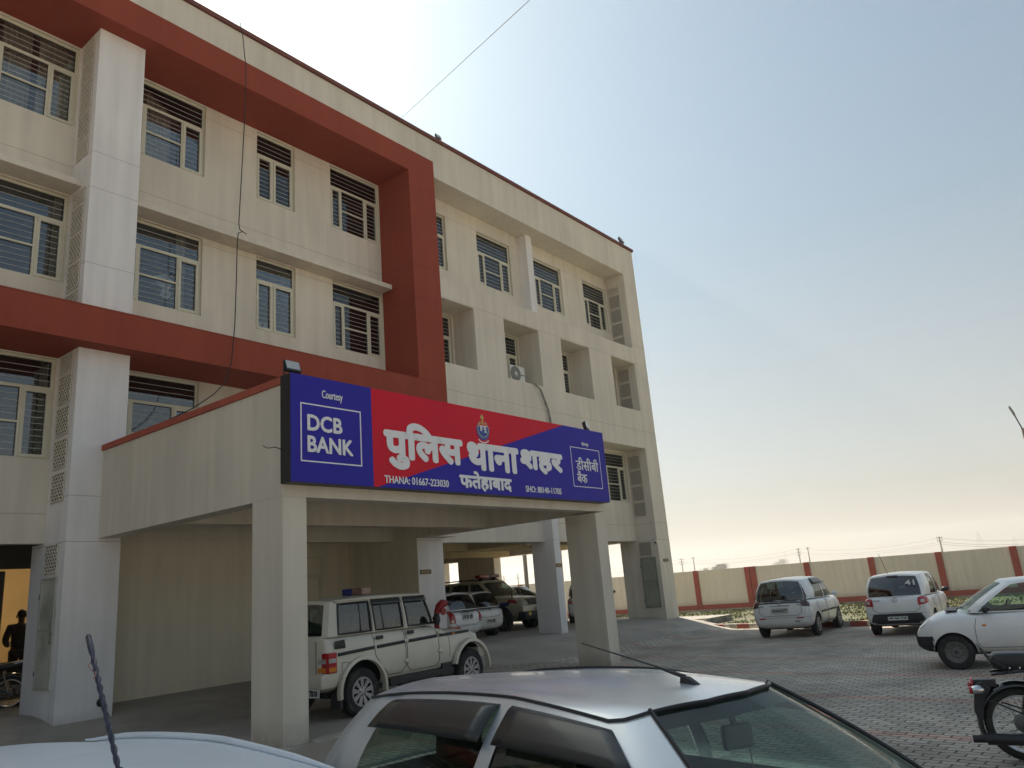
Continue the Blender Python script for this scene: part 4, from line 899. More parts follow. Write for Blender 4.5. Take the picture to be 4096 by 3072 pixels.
def cabin(parent,nodes,paint,crown=.05,bulge=.02,rows=8,glassmat=None,gm={},bot=.04,top=.93,bow=.03,frontfull=False):
    """nodes: half loop front centre -> rear centre on +y: (belt xyz, roof xyz, segment kind to the next node)"""
    K=[]   # sampled columns: (belt, roof, kind of cell to next)
    for i,(b,r,k) in enumerate(nodes):
        b,r=Vector(b),Vector(r)
        if i==len(nodes)-1: K.append((b,r,None)); break
        b2,r2=Vector(nodes[i+1][0]),Vector(nodes[i+1][1]); n=8 if k.startswith('g') else 2
        if len(nodes[i])>3: pass
        for j in range(n): K.append((b.lerp(b2,j/n),r.lerp(r2,j/n),k))
    cxm=(nodes[0][1][0]+nodes[-1][1][0])/2
    yw=max(c[1].y for c in K); hx_=max(c[1].x for c in K)-cxm
    zc=lambda y:crown*(1-min(1,abs(y)/yw)**2.4)
    bw_=lambda x:bow*(1-((x-cxm)/hx_)**2)
    K=[(b,Vector((r.x,r.y,r.z+zc(r.y)+bw_(r.x))),k) for b,r,k in K]
    ts=[0,bot]+[bot+(top-bot)*i/rows for i in range(1,rows+1)]+[1]
    # curve screens outwards: smooth xy for front and rear glass (y-dependent bow)
    def P(c,t,inset=0):
        b,r,_=c; p=b.lerp(r,t); o=Vector((p.x-cxm,p.y*1.6,0)); 
        if o.length>0: o.normalize()
        return p+o*(bulge*4*t*(1-t)*.6-inset)
    m=MB(); panes={}
    for sg in (1,-1):
        for ci in range(len(K)-1):
            a,b=K[ci],K[ci+1]
            for ti in range(len(ts)-1):
                t0,t1=ts[ti],ts[ti+1]; isg=a[2].startswith('g') and ti>=1 and (ti<len(ts)-2 or (frontfull and a[2]=='g:front'))
                q=[P(a,t0,.008 if isg else 0),P(b,t0,.008 if isg else 0),P(b,t1,.008 if isg else 0),P(a,t1,.008 if isg else 0)]
                q=[Vector((v.x,v.y*sg,v.z)) for v in q]
                if isg:
                    key=a[2] if a[2] in ('g:front','g:rear') else a[2]+('L' if sg>0 else 'R'); mm=panes.setdefault(key,MB())
                else: mm=m
                mm.add(q,[(0,1,2,3) if sg>0 else (3,2,1,0)])
    # roof: Coons patch between the windscreen edge, the rear edge and the two side rails
    loop=[P(k,1) for k in K]; fi=min(i for i,k in enumerate(K) if k[2]=='g:a' or (k[2] or '').startswith('g:') and k[2] not in ('g:front',) ); ri=max(i for i,k in enumerate(K) if k[2] and k[2] not in ('g:rear','g:front'))-1
    while K[ri-1][2]==K[ri][2]: ri-=1
    def resamp(pts,n):
        L=[0]
        for p_,q_ in zip(pts,pts[1:]): L.append(L[-1]+(q_-p_).length)
        out=[]
        for i in range(n+1):
            t=L[-1]*i/n; j=0
            while j<len(L)-2 and L[j+1]<t: j+=1
            d=L[j+1]-L[j]; out.append(pts[j].lerp(pts[j+1],0 if d<1e-9 else min(1,(t-L[j])/d)))
        return out
    mir=lambda p_: Vector((p_.x,-p_.y,p_.z))
    Fh=loop[:fi+1]; Rh=loop[ri:][::-1]; Sd=loop[fi:ri+1]
    F_=[mir(p_) for p_ in Fh[::-1]]+Fh[1:]; Rr=[mir(p_) for p_ in Rh[::-1]]+Rh[1:]
    nu,nv=28,20; Fr=resamp(F_,nu); Re=resamp(Rr,nu); SL=resamp(Sd[::-1],nv); SR=[mir(p_) for p_ in SL]
    # exact side points on the seam keep the surface closed to the eye
    G=[]
    for j in range(nv+1):
        v=j/nv
        for i in range(nu+1):
            u=i/nu
            c0=Re[i]*(1-v)+Fr[i]*v; c1=SR[j]*(1-u)+SL[j]*u
            c2=Re[0]*(1-u)*(1-v)+Re[nu]*u*(1-v)+Fr[0]*(1-u)*v+Fr[nu]*u*v
            q=c0+c1-c2;
            G.append(q)
    m.add(G,[(j*(nu+1)+i,j*(nu+1)+i+1,(j+1)*(nu+1)+i+1,(j+1)*(nu+1)+i) for j in range(nv) for i in range(nu)])
    o=m.build('cabin',paint,parent,smooth=50,weld=True)
    names={'g:front':'windscreen','g:rear':'rear_window'}
    gl=[]
    for k,mm in panes.items():
        g=mm.build(names.get(k,'side_window'),gm.get(k,gm.get(k[:-1],glassmat)),parent,smooth=60,fixn=False,weld=True); gl.append(g)
    return o,K,P
def seatset(parent,rows,w,zf,mat_=None,wheelx=None,dash=None,side=-1):
    m=MB()
    for (x,bench) in rows:
        ys=[0] if bench else [-w*.45,w*.45]
        for y in ys:
            hw=w*.85 if bench else .24
            m.obox((x+.22,y,zf+.12),(1,0,.12),(0,1,0),(-.12,0,1),.25,hw,.07); m.obox((x-.06,y,zf+.42),(.2,0,1),(0,1,0),(1,0,-.2),.30,hw,.06)
            for hy in ([y] if not bench else [-w*.45,w*.45]): m.obox((x+.02,hy,zf+.80),(.15,0,1),(0,1,0),(1,0,-.15),.09,.12,.045)
    m.build('seats',mat_ or SEAT,parent,bevel=.03,smooth=60)
    if wheelx is not None:
        m=MB(); c=Vector((wheelx,side*w*.45,zf+.52)); u=Vector((0,1,0)); v=Vector((-.45,0,.89))
        m.tube([c+u*.18*math.cos(a)+v*.18*math.sin(a) for a in [2*math.pi*i/20 for i in range(20)]],.014,6,True); m.bar(c-u*.17,c+u*.17,.03,.02); m.tube([c,c+Vector((.25,0,-.12))],.025,6)
        m.build('steering_wheel',BLACK,parent,smooth=60)
    if dash: m=MB(); m.box(dash[0],dash[1],-w*1.05,w*1.05,dash[2],dash[3]); m.build('dashboard',mat('dash_grey',(.09,.09,.085),.7),parent,bevel=.05,smooth=60)
def mirror(parent,x,y,z,s,m_=BLACK,hx=.05,hy=.09,hz=.065):
    m=MB(); m.ball((x,y+s*.10,z+.03),hx,hy,hz,12,8); m.tube([(x+.02,y-s*.02,z-.02),(x,y+s*.08,z)],.022,6); m.build('side_mirror',m_,parent,smooth=60)
def plate(parent,c,xd,w,h,txt,lines=1,back=True,two=None):
    xd=Vector(xd).normalized(); n=Vector((xd.y,-xd.x,0)); c=Vector(c)
    m=MB(); m.obox(c+n*.006,xd,n,(0,0,1),w/2,.006,h/2); p=m.build('number_plate',PLT,parent)
    m=MB()
    for (a,b,e,d) in ((-w/2,w/2,-h/2,-h/2+.006),(-w/2,w/2,h/2-.006,h/2),(-w/2,-w/2+.006,-h/2,h/2),(w/2-.006,w/2,-h/2,h/2)):
        m.obox(c+xd*((a+b)/2)+n*.013+Vector((0,0,(e+d)/2)),xd,n,(0,0,1),(b-a)/2,.001,(d-e)/2)
    o=c+n*.0125
    put_text(m,txt,-w/2+.03,w/2-.03,-h/2+.022,h/2-.022,0,.003,xdir=xd,org=o); m.build('plate_lettering',LET,p,fixn=False)
def hatch(name,label,cat,loc,rz,group,p):
    """generic five-door hatchback; p holds its own proportions"""
    e=empty(name,label,cat,loc,rz,group); L,W,wb=p['L'],p['W'],p['wb']; hl=L/2; w=W/2; zb=p.get('zb',.23); belt=p['belt']; bon=p['bon']; xo=p.get('xo',0); rw=p['rw']
    fx,rx=wb/2+xo,-wb/2+xo; wsb,rf,rr,rwb=p['wsb'],p['rf'],p['rr'],p['rwb']; zr=p['zr']
    tz=p.get('tailz',belt-.05)
    st=[(-hl,w*.78,zb+.20,tz-.14,-.02),(-hl+.03,w*.90,zb+.10,tz-.04,0),(-hl+.12,w*.965,zb+.03,tz,0),(-hl+.32,w*.99,zb,belt,0),(rx+.35,w,zb,belt,0),(0,w,zb,belt-.015,0),(wsb-.35,w,zb,belt-.03,0),(wsb-.02,w*.99,zb,belt-.05,.02),(wsb+.10,w*.98,zb,bon,.05),((wsb+hl)/2,w*.965,zb,bon-.03,.055),(hl-.22,w*.92,zb+.02,bon-.12,.05),(hl-.07,w*.84,zb+.08,bon-.22,.02),(hl,w*.66,zb+.16,bon-.34,0)]
    body=lower_body('body',st,p['paint'],[(fx,rw*1.0,rw*1.17,w-.24,w+.2),(rx,rw*1.0,rw*1.17,w-.24,w+.2)],e)
    bw=w*.93; rwid=p.get('rwid',w*.70); zbl=belt-.03; ap=p.get('ap',wsb-.12)
    A=lambda x,y,z:(x,y,z)
    fb=p.get('fbow',.05); nodes=[(A(wsb+.10+fb,0,bon+.03),A(rf+fb,0,zr-.01),'g:front'),(A(wsb+.06+fb*.7,bw*.42,bon+.02),A(rf+fb*.72,rwid*.42,zr-.01),'g:front'),(A(wsb+.01,bw*.82,bon+.0),A(rf-.03,rwid*.80,zr-.012),'a'),(A(wsb-.10,bw*.95,bon-.005),A(rf-.09,rwid*.96,zr-.02),'a'),
      (A(wsb-.17,bw*.975,zbl),A(rf-.15,rwid,zr-.03),'g:a'),(A(p['bp']+.05,bw,zbl),A(p['bp']+.03,rwid,zr-.005),'b'),(A(p['bp']-.04,bw,zbl),A(p['bp']-.05,rwid,zr-.005),'g:b'),
      (A(p['cp'],bw*.99,zbl+.02),A(p['cp']+p.get('cps',.1),rwid*.99,zr-.015),'c'),(A(rwb+.10,bw*.93,zbl+.03),A(rr+.04,rwid*.95,zr-.03),'c'),(A(rwb+.02,bw*.84,zbl+.02),A(rr-.02,rwid*.85,zr-.035),'g:rear'),(A(rwb-.05,0,zbl+.02),A(rr-.06,0,zr-.03),'x')]
    cab,K,Pf=cabin(e,nodes,p['paint'],crown=p.get('crown',.06),bow=p.get('bow',.03),bulge=p.get('bulge',.08),top=p.get('gtop',.92),frontfull=p.get('ff',False),glassmat=p.get('glass',CG),gm=p.get('gm',{}))
    global LAST; LAST=(nodes,K,Pf)
    m=MB(); m.box(rwb+.1,wsb-.1,-bw*.93,bw*.93,zbl-.02,zbl-.004) if False else m.box(rwb+.12,wsb-.05,-bw*.9,bw*.9,belt+.002,belt+.01); m.build('cabin_floor',DARK,e)
    seatset(e,[(p['bp']-.15,False),(p['cp']+.25,True)],.62*W/1.65,belt-.58,SEAT,wheelx=p['bp']+.55,dash=(wsb-.40,wsb-.12,belt-.05,belt+.06))
    for (x,s) in ((fx,1),(fx,-1),(rx,1),(rx,-1)): wheel(e,x,s*(w-.11),rw,rw,.17,s,p.get('rim','steel'))
    bv=bvh_of([body]); bva=bvh_of([body,cab]); S=[(0,-1,0),(0,1,0)]
    # black underside
    m=MB(); m.box(-hl+.35,hl-.35,-w*.7,w*.7,zb-.015,zb+.03); m.tube([(rx,-w+.2,rw),(rx,w-.2,rw)],.05,8); m.build('underbody',BLACK,e)
    # shut lines
    m=MB(); zs=zb+.10
    for sg in (1,-1):
        y=sg*w; d=(0,-sg,0)
        pline(m,bv,[(wsb-.16,y,belt-.06),(wsb-.10,y,belt-.25),(fx-rw*1.25,y,zs+.1),(fx-rw*1.25-.06,y,zs),(p['bp'],y,zs),(p['bp'],y,belt-.03)],d,.008)
        pline(m,bv,[(p['bp'],y,zs),(rx+rw*1.35,y,zs),(rx+rw*1.25,y,zs+.2),(p['cp']-.02,y,belt-.2),(p['cp'],y,belt-.04)],d,.008)
    tw=w*.70; pline(m,bv,[(-hl,tw,tz-.02),(-hl,tw,p['tgz']+.08),(-hl,tw-.12,p['tgz']),(-hl,-tw+.12,p['tgz']),(-hl,-tw,p['tgz']+.08),(-hl,-tw,tz-.02)],(1,0,0),.010)
    pline(m,bv,[(-hl,-w*.9,zb+.30),(-hl,w*.9,zb+.30)],(1,0,0),.006)
    m.build('panel_gap',LET,e)
    # lamps
    for sg in (1,-1):
        m=MB(); t=p['tl']  # tail lamp corners (y,z) x4, rounding
        patch(m,bva,[(-hl,sg*a,b) for a,b in t[:4]],(1,-sg*p.get('tld',.25),0),.010,10,10,p.get('tlr',.4)); lo=m.build('tail_lamp',p.get('tlm',LAMPR),e,smooth=60,fixn=False)
        if 'tlw' in p:
            m=MB(); patch(m,bva,[(-hl,sg*a,b) for a,b in p['tlw']],(1,-sg*p.get('tld',.25),0),.014,6,6,.4); m.build('lamp_lens',LAMPW,lo,smooth=60,fixn=False)
        m=MB(); hlz=bon-.20; patch(m,bv,[(hl,sg*w*.50,hlz-.06),(hl,sg*w*.93,hlz),(hl,sg*w*.90,hlz+.13),(hl,sg*w*.55,hlz+.06)],(-1,-sg*.35,0),.010,8,8,.4); m.build('headlight',LAMPW,e,smooth=60,fixn=False)
        if p.get('nomir')!=sg: mirror(e,wsb-.30,sg*(bw+.02),belt-.0,sg,p.get('mir',BLACK))
        m=MB()
        for x in (p['bp']+.10,p['cp']+.14):
            h=bv.ray_cast((x,sg*2,belt-.13),(0,-sg,0))
            if h[0]: m.bar(h[0]+Vector((-.08,sg*.012,0)),h[0]+Vector((.08,sg*.012,.004)),.022,.028)
        m.build('door_handle',p.get('dh',p['paint']),e,bevel=.006)
    m=MB(); patch(m,bv,[(hl,-w*.45,zb+.16),(hl,w*.45,zb+.16),(hl,w*.5,zb+.30),(hl,-w*.5,zb+.30)],(-1,0,0),.008,8,4,.2); m.build('front_grille',BLACK,e,fixn=False)
    if p.get('pl'):
        yc,zc,pw,ph=p['plp']; h=bv.ray_cast((-hl-1,yc,zc),(1,0,0))
        plate(e,(h[0].x-p.get('plo',.014),yc,zc),(0,-1,0),pw,ph,p['pl'])
    if p.get('visor'):
        for sg in (1,-1):
            m=MB()
            for kk in ('g:a','g:b'):
                ids=[i for i,c in enumerate(K) if c[2]==kk]; ids.append(ids[-1]+1); VO=(.001,.024,.036,.044,.048); V=[]; n_=len(ids)
                for ri_,t in enumerate(p.get('vt',(.985,.95,.88,.80,.725))):
                    for i in ids: q=Pf(K[i],t,-.006-VO[ri_]); V.append(Vector((q.x,q.y*sg,q.z)))
                m.add(V,[(i*n_+j,i*n_+j+1,(i+1)*n_+j+1,(i+1)*n_+j) for i in range(4) for j in range(n_-1)])
            v=m.build('rain_visor',mat('smoked_visor',(.022,.022,.022),.32,coat=.15),e,smooth=60,fixn=False); so_=v.modifiers.new('s','SOLIDIFY'); so_.thickness=.005; eval_new(v)
    return e,body,cab,bv,bva
BASE=dict(L=3.6,W=1.6,wb=2.36,belt=.92,bon=.90,zr=1.45,wsb=.95,rf=.30,rr=-1.42,rwb=-1.62,bp=-.15,cp=-.95,rw=.27,tgz=.55,tl=[(.50,.62),(.72,.62),(.70,.95),(.56,.95)],plp=(0,.75,.42,.11),paint=PW_)
def spec(**k): d=dict(BASE); d.update(k); return d
GP='white hatchbacks parked around the station'
# ---- car with black rear quarter glass, beside the kerb (plate HR44G4277)
e,body,cab,bv,bva=hatch('hatchback','white hatchback with dark rear glass and plate HR44G4277 by the red and white kerb','car',(23.30,8.12,ZG+.0),R_(3),GP,
  spec(L=3.62,W=1.64,wb=2.30,belt=.98,bon=.95,zr=1.50,wsb=.98,rf=.35,rr=-1.45,rwb=-1.70,rwid=.60,bp=-.10,cp=-1.0,cps=.22,rw=.29,tailz=.98,rim='alloy7',tgz=.58,tlm=mat('dark_tail_lamp',(.05,.004,.006),.1,coat=1),tl=[(.60,.80),(.90,.80),(.78,1.38),(.55,1.40)],tld=.7,tlr=.15,visor=True,mir=PW_,
  gm={'g:rear':CG},pl='HR44G4277',plp=(0,.72,.46,.12),plo=.035))
m=MB(); patch(m,bva,[(-1.8,-.62,.90),(-1.8,.62,.90),(-1.8,.60,1.02),(-1.8,-.60,1.02)],(1,0,0),.006,12,4); m.build('tailgate_glass_edge',mat('black_glass_trim',(.012,.012,.018),.08),e,smooth=60,fixn=False)
m=MB(); m.bar((-1.80,-.28,.845),(-1.80,.28,.845),.03,.02); m.bar((-1.82,-.50,.43),(-1.80,-.36,.43),.012,.03); m.build('garnish',CHR,e)
m=MB()
for sg in (-1,1): patch(m,bv,[(-1.8,sg*.42,.50),(-1.8,sg*.60,.50),(-1.8,sg*.60,.53),(-1.8,sg*.42,.53)],(1,0,0),.008,4,2)
m.build('reflector',LAMPR,e,fixn=False)
m=MB()
for sg in (1,-1):
    h=[bv.ray_cast((x,sg*2,.60),(0,-sg,0))[0] for x in (-.75,.05,.15,.85)]
    m.bar(h[0]+Vector((0,sg*.01,0)),h[1]+Vector((0,sg*.01,0)),.03,.05); m.bar(h[2]+Vector((0,sg*.01,0)),h[3]+Vector((0,sg*.01,0)),.03,.05)
m.build('side_moulding',BLACK,e,bevel=.008)
# S-shaped emblem and badge
m=MB(); m.add([(-1.83,-.05,.93),(-1.83,.05,.90),(-1.83,.0,.895),(-1.83,-.02,.91)],[(0,1,2,3)])
z=.91; P_=[(.045,.035),(.0,.0),(.035,-.015),(-.045,-.045)]
m=MB(); m.tube([(-1.835,.04,z+.028),(-1.835,-.0,z+.05),(-1.835,-.045,z+.022),(-1.835,.045,z-.022),(-1.835,.0,z-.05),(-1.835,-.04,z-.028)],.010,5); m.build('emblem',CHR,e)
m=MB(); put_text(m,'RITZ',-.07,.07,0,.03,0,.002,xdir=(0,-1,0),org=(-1.825,-.55,.85)); put_text(m,'MARUTI',-.09,.09,0,.025,0,.002,xdir=(0,-1,0),org=(-1.825,.52,.83)); m.build('badge',mat('badge_grey',(.12,.12,.12),.3,.5),e,fixn=False)
# ---- hatchback with 41 on the rear glass
e,body,cab,bv,bva=hatch('hatchback','white hatchback with 41 on its rear window and plate HR 44J 1723','car',(22.95,5.10,ZG),R_(2.5),GP,
  spec(L=3.5,W=1.54,wb=2.25,belt=.93,bon=.92,zr=1.43,wsb=.98,rf=.34,rr=-1.38,rwb=-1.66,rwid=.60,bp=-.12,cp=-.98,cps=.3,rw=.28,tailz=.94,tgz=.56,tl=[(.50,.70),(.80,.76),(.80,.93),(.52,.90)],tld=.3,tlr=.35,tlw=[(.58,.76),(.68,.78),(.68,.86),(.58,.84)],
  gm={'g:rear':CGD},pl='HR 44J 1723',plp=(0,.42,.46,.10)))
m=MB(); patch(m,bv,[(-1.8,-.66,.24),(-1.8,.66,.24),(-1.8,.56,.53),(-1.8,-.56,.53)],(1,0,0),.008,14,6,.12); m.build('bumper_insert',BLACK,e,fixn=False,smooth=60)
m=MB(); patch(m,bva,[(-1.7,-.50,1.395),(-1.7,.50,1.395),(-1.6,.50,1.44),(-1.6,-.50,1.44)],(1,0,-.15),.02,10,3); m.build('spoiler',PW_,e,smooth=60)
m=MB(); m.box(-1.505,-1.49,-.13,.13,1.40,1.43); m.build('brake_light',mat('brake_lamp_dark',(.06,.01,.01),.3),e)
m=MB(); put_text(m,'41',-.11,.11,0,.13,0,.006,xdir=(0,-1,0),org=(-1.63,-.40,1.18)); m.build('window_number',WHT,e,fixn=False)
m=MB(); m.tube([(-1.845+.02,.075*math.cos(a),.85+.05*math.sin(a)) for a in [2*math.pi*i/20 for i in range(20)]],.007,5,True); m.bar((-1.825,-.045,.875),(-1.825,.045,.875),.01,.012); m.tube([(-1.825,-.008,.87),(-1.825,-.02,.82)],.007,5); m.tube([(-1.825,.008,.87),(-1.825,.02,.82)],.007,5); m.build('emblem',CHR,e)
m=MB(); put_text(m,'TIAGO',-.10,.10,0,.03,0,.002,xdir=(0,-1,0),org=(-1.825,.42,.84)); m.build('badge',mat('badge_grey',(.12,.12,.12),.3,.5),e,fixn=False)
m=MB(); m.tube([(-1.30,.12,1.48),(-1.52,.20,1.98)],.006,5); m.build('antenna',BLACK,e); m=MB(); m.tube([(-1.66,.28,1.0),(-1.645,-.03,1.03),(-1.66,-.12,1.02)],.010,5); m.build('rear_wiper',BLACK,e)
# ---- small hatchback at the right edge, nose to the left
AX,AY=15.05,2.77; hd=R_(97)
c=Vector((AX,AY,0))-Vector((math.cos(hd),math.sin(hd),0))*(2.25/2-.02)-Vector((-math.sin(hd),math.cos(hd),0))*(.70-.11)*1.0
e,body,cab,bv,bva=hatch('hatchback','small white hatchback with black bumper, cut by the right edge of the picture','car',(c.x,c.y,ZG),hd,GP,
  spec(L=3.35,W=1.42,wb=2.25,xo=-.02,belt=.90,bon=.88,zr=1.34,wsb=.86,rf=.22,rr=-1.40,rwb=-1.55,rwid=.52,bp=-.25,cp=-1.0,rw=.27,dh=BLACK,crown=.04,pl='HR 22',plp=(0,.6,.4,.1),gm={'g:front':CGL,'g:a':CGL}))
m=MB(); 
for k in range(2): pass
patch(m,bv,[(1.8,-.66,.25),(1.8,.66,.25),(1.8,.66,.53),(1.8,-.66,.53)],(-1,0,0),.020,24,8)
for sg in (1,-1): patch(m,bv,[(1.42,sg*.8,.25),(1.70,sg*.8,.25),(1.70,sg*.8,.53),(1.44,sg*.8,.53)],(-.12,-sg,0),.020,10,8)
m.build('front_bumper',mat('black_bumper',(.016,.016,.018),.6,var=.3,vs=9),e,smooth=60,fixn=False)
m=MB()
for sg in (1,-1):
    h=bv.ray_cast((.62,sg*2,.68),(0,-sg,0))[0]; m.ball(h,.035,.012,.018,10,6)
m.build('side_repeater',AMB,e,smooth=60)
m=MB(); m.box(.98,1.16,-.50,.50,.915,.922); m.tube([(.98,.40,.935),(.80,.0,.975)],.008,5); m.tube([(.98,-.1,.935),(.80,-.45,.97)],.008,5); m.build('wiper',BLACK,e)
# ---- two hatchbacks nosed in under the stilts
e,*_r4=hatch('hatchback','white hatchback with plate HR 22H 1210 and tall red lamps, parked under the station','car',(16.66,16.75,-1.36),R_(90),GP,
  spec(L=3.3,W=1.42,wb=2.25,belt=.93,bon=.9,zr=1.37,wsb=.85,rf=.3,rr=-1.25,rwb=-1.52,rwid=.53,bp=-.15,cp=-.95,rw=.26,tl=[(.48,.58),(.67,.58),(.66,.93),(.52,.93)],tld=.15,tlr=.5,tlw=[(.53,.60),(.63,.60),(.63,.68),(.55,.68)],gm={'g:rear':CGD},pl='HR 22H 1210',plp=(0,.74,.40,.14),plo=.03,tgz=.5))
m=MB(); m.bar((-1.665,-.26,.875),(-1.665,.26,.875),.025,.03); m.build('garnish',BLACK,e)
m=MB(); z=.875; m.tube([(-1.69,.03,z+.02),(-1.69,0,z+.04),(-1.69,-.035,z+.016),(-1.69,.035,z-.016),(-1.69,0,z-.04),(-1.69,-.03,z-.02)],.007,5); m.build('emblem',CHR,e)
e,*_r4=hatch('hatchback','white older hatchback with slim red lamps and very dark rear glass under the station','car',(18.60,17.55,-1.36),R_(90),GP,
  spec(L=3.3,W=1.40,wb=2.25,belt=.91,bon=.88,zr=1.35,wsb=.85,rf=.25,rr=-1.30,rwb=-1.58,rwid=.53,bp=-.2,cp=-1.0,rw=.26,tl=[(.56,.62),(.67,.62),(.66,.90),(.57,.90)],tld=.15,tlr=.3,gm={'g:rear':CGD},pl='HP 25C 3032',plp=(0,.50,.40,.12),tgz=.62))
m=MB(); m.ball((-1.63,0,.86),.02,.03,.04,10,6); m.build('emblem',LET,e,smooth=60)
e,*_r4=hatch('hatchback','white hatchback with a teardrop red lamp, glimpsed between the PARKING column and the porch column','car',(25.05,16.42,-1.36),R_(27),GP,
  spec(L=3.4,W=1.46,wb=2.3,belt=.95,bon=.9,zr=1.40,wsb=.9,rf=.3,rr=-1.35,rwb=-1.58,rwid=.56,bp=-.15,cp=-.95,rw=.27,tl=[(.46,.66),(.70,.74),(.72,1.02),(.62,1.02)],tld=.4,tlr=.6,tlw=[(.54,.74),(.62,.78),(.63,.90),(.56,.88)],pl='HR 43',plp=(0,.56,.40,.10),tgz=.6))
e,*_r4=hatch('hatchback','white hatchback half hidden behind the white police SUV and the PARKING column','car',(24.0,19.3,-1.36),R_(-90),GP,
  spec(L=3.4,W=1.5,wb=2.3,belt=.95,bon=.92,zr=1.42,rw=.27,pl='HR 20',plp=(0,.6,.4,.1)))
# ---- silver hatchback in the foreground
hd=math.atan2(-.977,-.211)
SW=spec(L=3.75,W=1.66,wb=2.43,belt=.96,bon=.93,zr=1.36,nomir=1,bow=.06,wsb=1.02,rf=.42,rr=-1.60,rwb=-1.80,rwid=.475,bp=-.30,cp=-1.26,cps=.04,rw=.29,crown=.06,fbow=.12,vt=(.955,.93,.86,.78,.70),gtop=.94,ff=True,paint=PSIL,glass=CGL,visor=True,pl='HR 62',plp=(0,.75,.45,.11),mir=PSIL,tl=[(.56,.55),(.78,.58),(.76,.80),(.60,.78)])
tgt=Vector((2.61,1.57,-.50)); lc=Vector((.38,-.44,0)); rot=Matrix.Rotation(hd,3,'Z'); pos=tgt-rot@lc
e,body,cab,bv,bva=hatch('hatchback','silver hatchback in the foreground with black rain visors and a roof antenna','car',(pos.x,pos.y,ZG),hd,None,SW)
VIS=mat('rain_visor_plastic',(.028,.028,.028),.28,coat=.25,var=.2,vs=5)
def on(x,y,z,d,off=.004):
    h=bva.ray_cast(Vector((x,y,z))-Vector(d)*2,Vector(d)); return h[0]-Vector(d)*off if h[0] else None
nodes,K,Pf=LAST
side=[c for c in K if c[2] in ('g:a','b','g:b','c')]; fr_=[c for c in K if c[2]=='g:front']; ac_=[c for c in K if c[2]=='a']
for sg in (1,-1):
    m=MB(); m.tube([Vector((q.x,q.y*sg,q.z+.005)) for q in [Pf(ac_[0],.985),Pf(ac_[1],.985),Pf(ac_[2],.99)]+[Pf(c,1) for c in side]],.007,6); m.build('roof_ditch_strip',BLACK,e)
m=MB(); row=[Pf(c,.985) for c in fr_+ac_[:1]]; pts=[Vector((q.x+.004,-q.y,q.z+.004)) for q in row[::-1]]+[Vector((q.x+.004,q.y,q.z+.004)) for q in row[1:]]; m.tube(pts,.008,6); m.build('windscreen_moulding',BLACK,e)
for sg in (1,-1):
    m=MB(); m.tube([Vector((q.x+.006,q.y*sg,q.z+.004)) for q in (Pf(ac_[0],t) for t in [i/10 for i in range(11)])],.009,6); m.build('pillar_moulding',BLACK,e)
VIS=mat('rain_visor_plastic',(.028,.028,.028),.28,coat=.25,var=.2,vs=5)
# roof antenna
m=MB(); q=on(.27,.02,2,(0,0,-1),0); m.prism([(-.045,0),(.055,0),(.0,.032),(-.035,.036)],-.014,.014); 
for i in range(len(m.v)): m.v[i]=tuple(Vector(m.v[i])+q+Vector((0,0,-.005)))
m.build('antenna_base',BLACK,e,bevel=.006)
m=MB(); m.tube([q+Vector((-.02,0,.026)),q+Vector((-.10,0,.045)),q+Vector((-.18,0,.066)),q+Vector((-.62,0,.16))],[.010,.008,.004,.0035],8); m.build('antenna',BLACK,e,smooth=40)
m=MB(); m.add([],[])
rows=[[Pf(c,t) for c in fr_+ac_[:1]] for t in (.985,.93,.88)]; V=[]; n_=len(rows[0])
for sg in (1,-1):
    V=[Vector((q.x-.014,q.y*sg,q.z-.004)) for r in rows for q in r]; m.add(V,[(i*n_+j,i*n_+j+1,(i+1)*n_+j+1,(i+1)*n_+j) for i in range(2) for j in range(n_-1)])
m.build('windscreen_black_band',BLACK,e,fixn=False,smooth=60)
# inner mirror, hanging ornament, red sticker
m=MB(); m.obox((.50,-.02,1.25),(.35,.9,0),(.9,-.35,0),(0,.0,1),.065,.02,.045); m.tube([(.50,-.02,1.27),(.47,-.02,1.37)],.01,6); m.build('rear_view_mirror',mat('mirror_grey',(.16,.16,.15),.5),e,bevel=.015)
m=MB(); m.tube([(.52,.02,1.20),(.52,.03,1.02)],.003,4); TOY=mat('tan_plush',(.33,.28,.16),.9,var=.3,vs=20)
for (a,b,c2,r) in ((0,0,0,.022),(-.03,.03,-.01,.014),(.03,-.03,-.01,.014),(0,-.03,.02,.014),(0,.02,.02,.014),(-.05,.06,-.05,.018),(.02,-.06,-.05,.018)): m.ball((.52+a,.03+b,1.01+c2),r,r,r,8,6)
m.tube([(.49,.06,1.0),(.47,.09,.96)],.007,5); m.tube([(.53,-.0,1.0),(.54,-.03,.96)],.007,5); m.build('hanging_ornament',TOY,e,smooth=60)
m=MB(); patch(m,bvh_of([o for o in e.children if o.name.startswith('windscreen')and 'mould' not in o.name]),[(.56,.36,1.3),(.64,.38,1.25),(.66,.43,1.2),(.58,.41,1.27)],(-.3,0,-1),.002,6,3); m.build('sticker',mat('red_sticker',(.45,.12,.08),.6,dirt=((.6,.5,.4),30,.8,.5)),e,fixn=False)
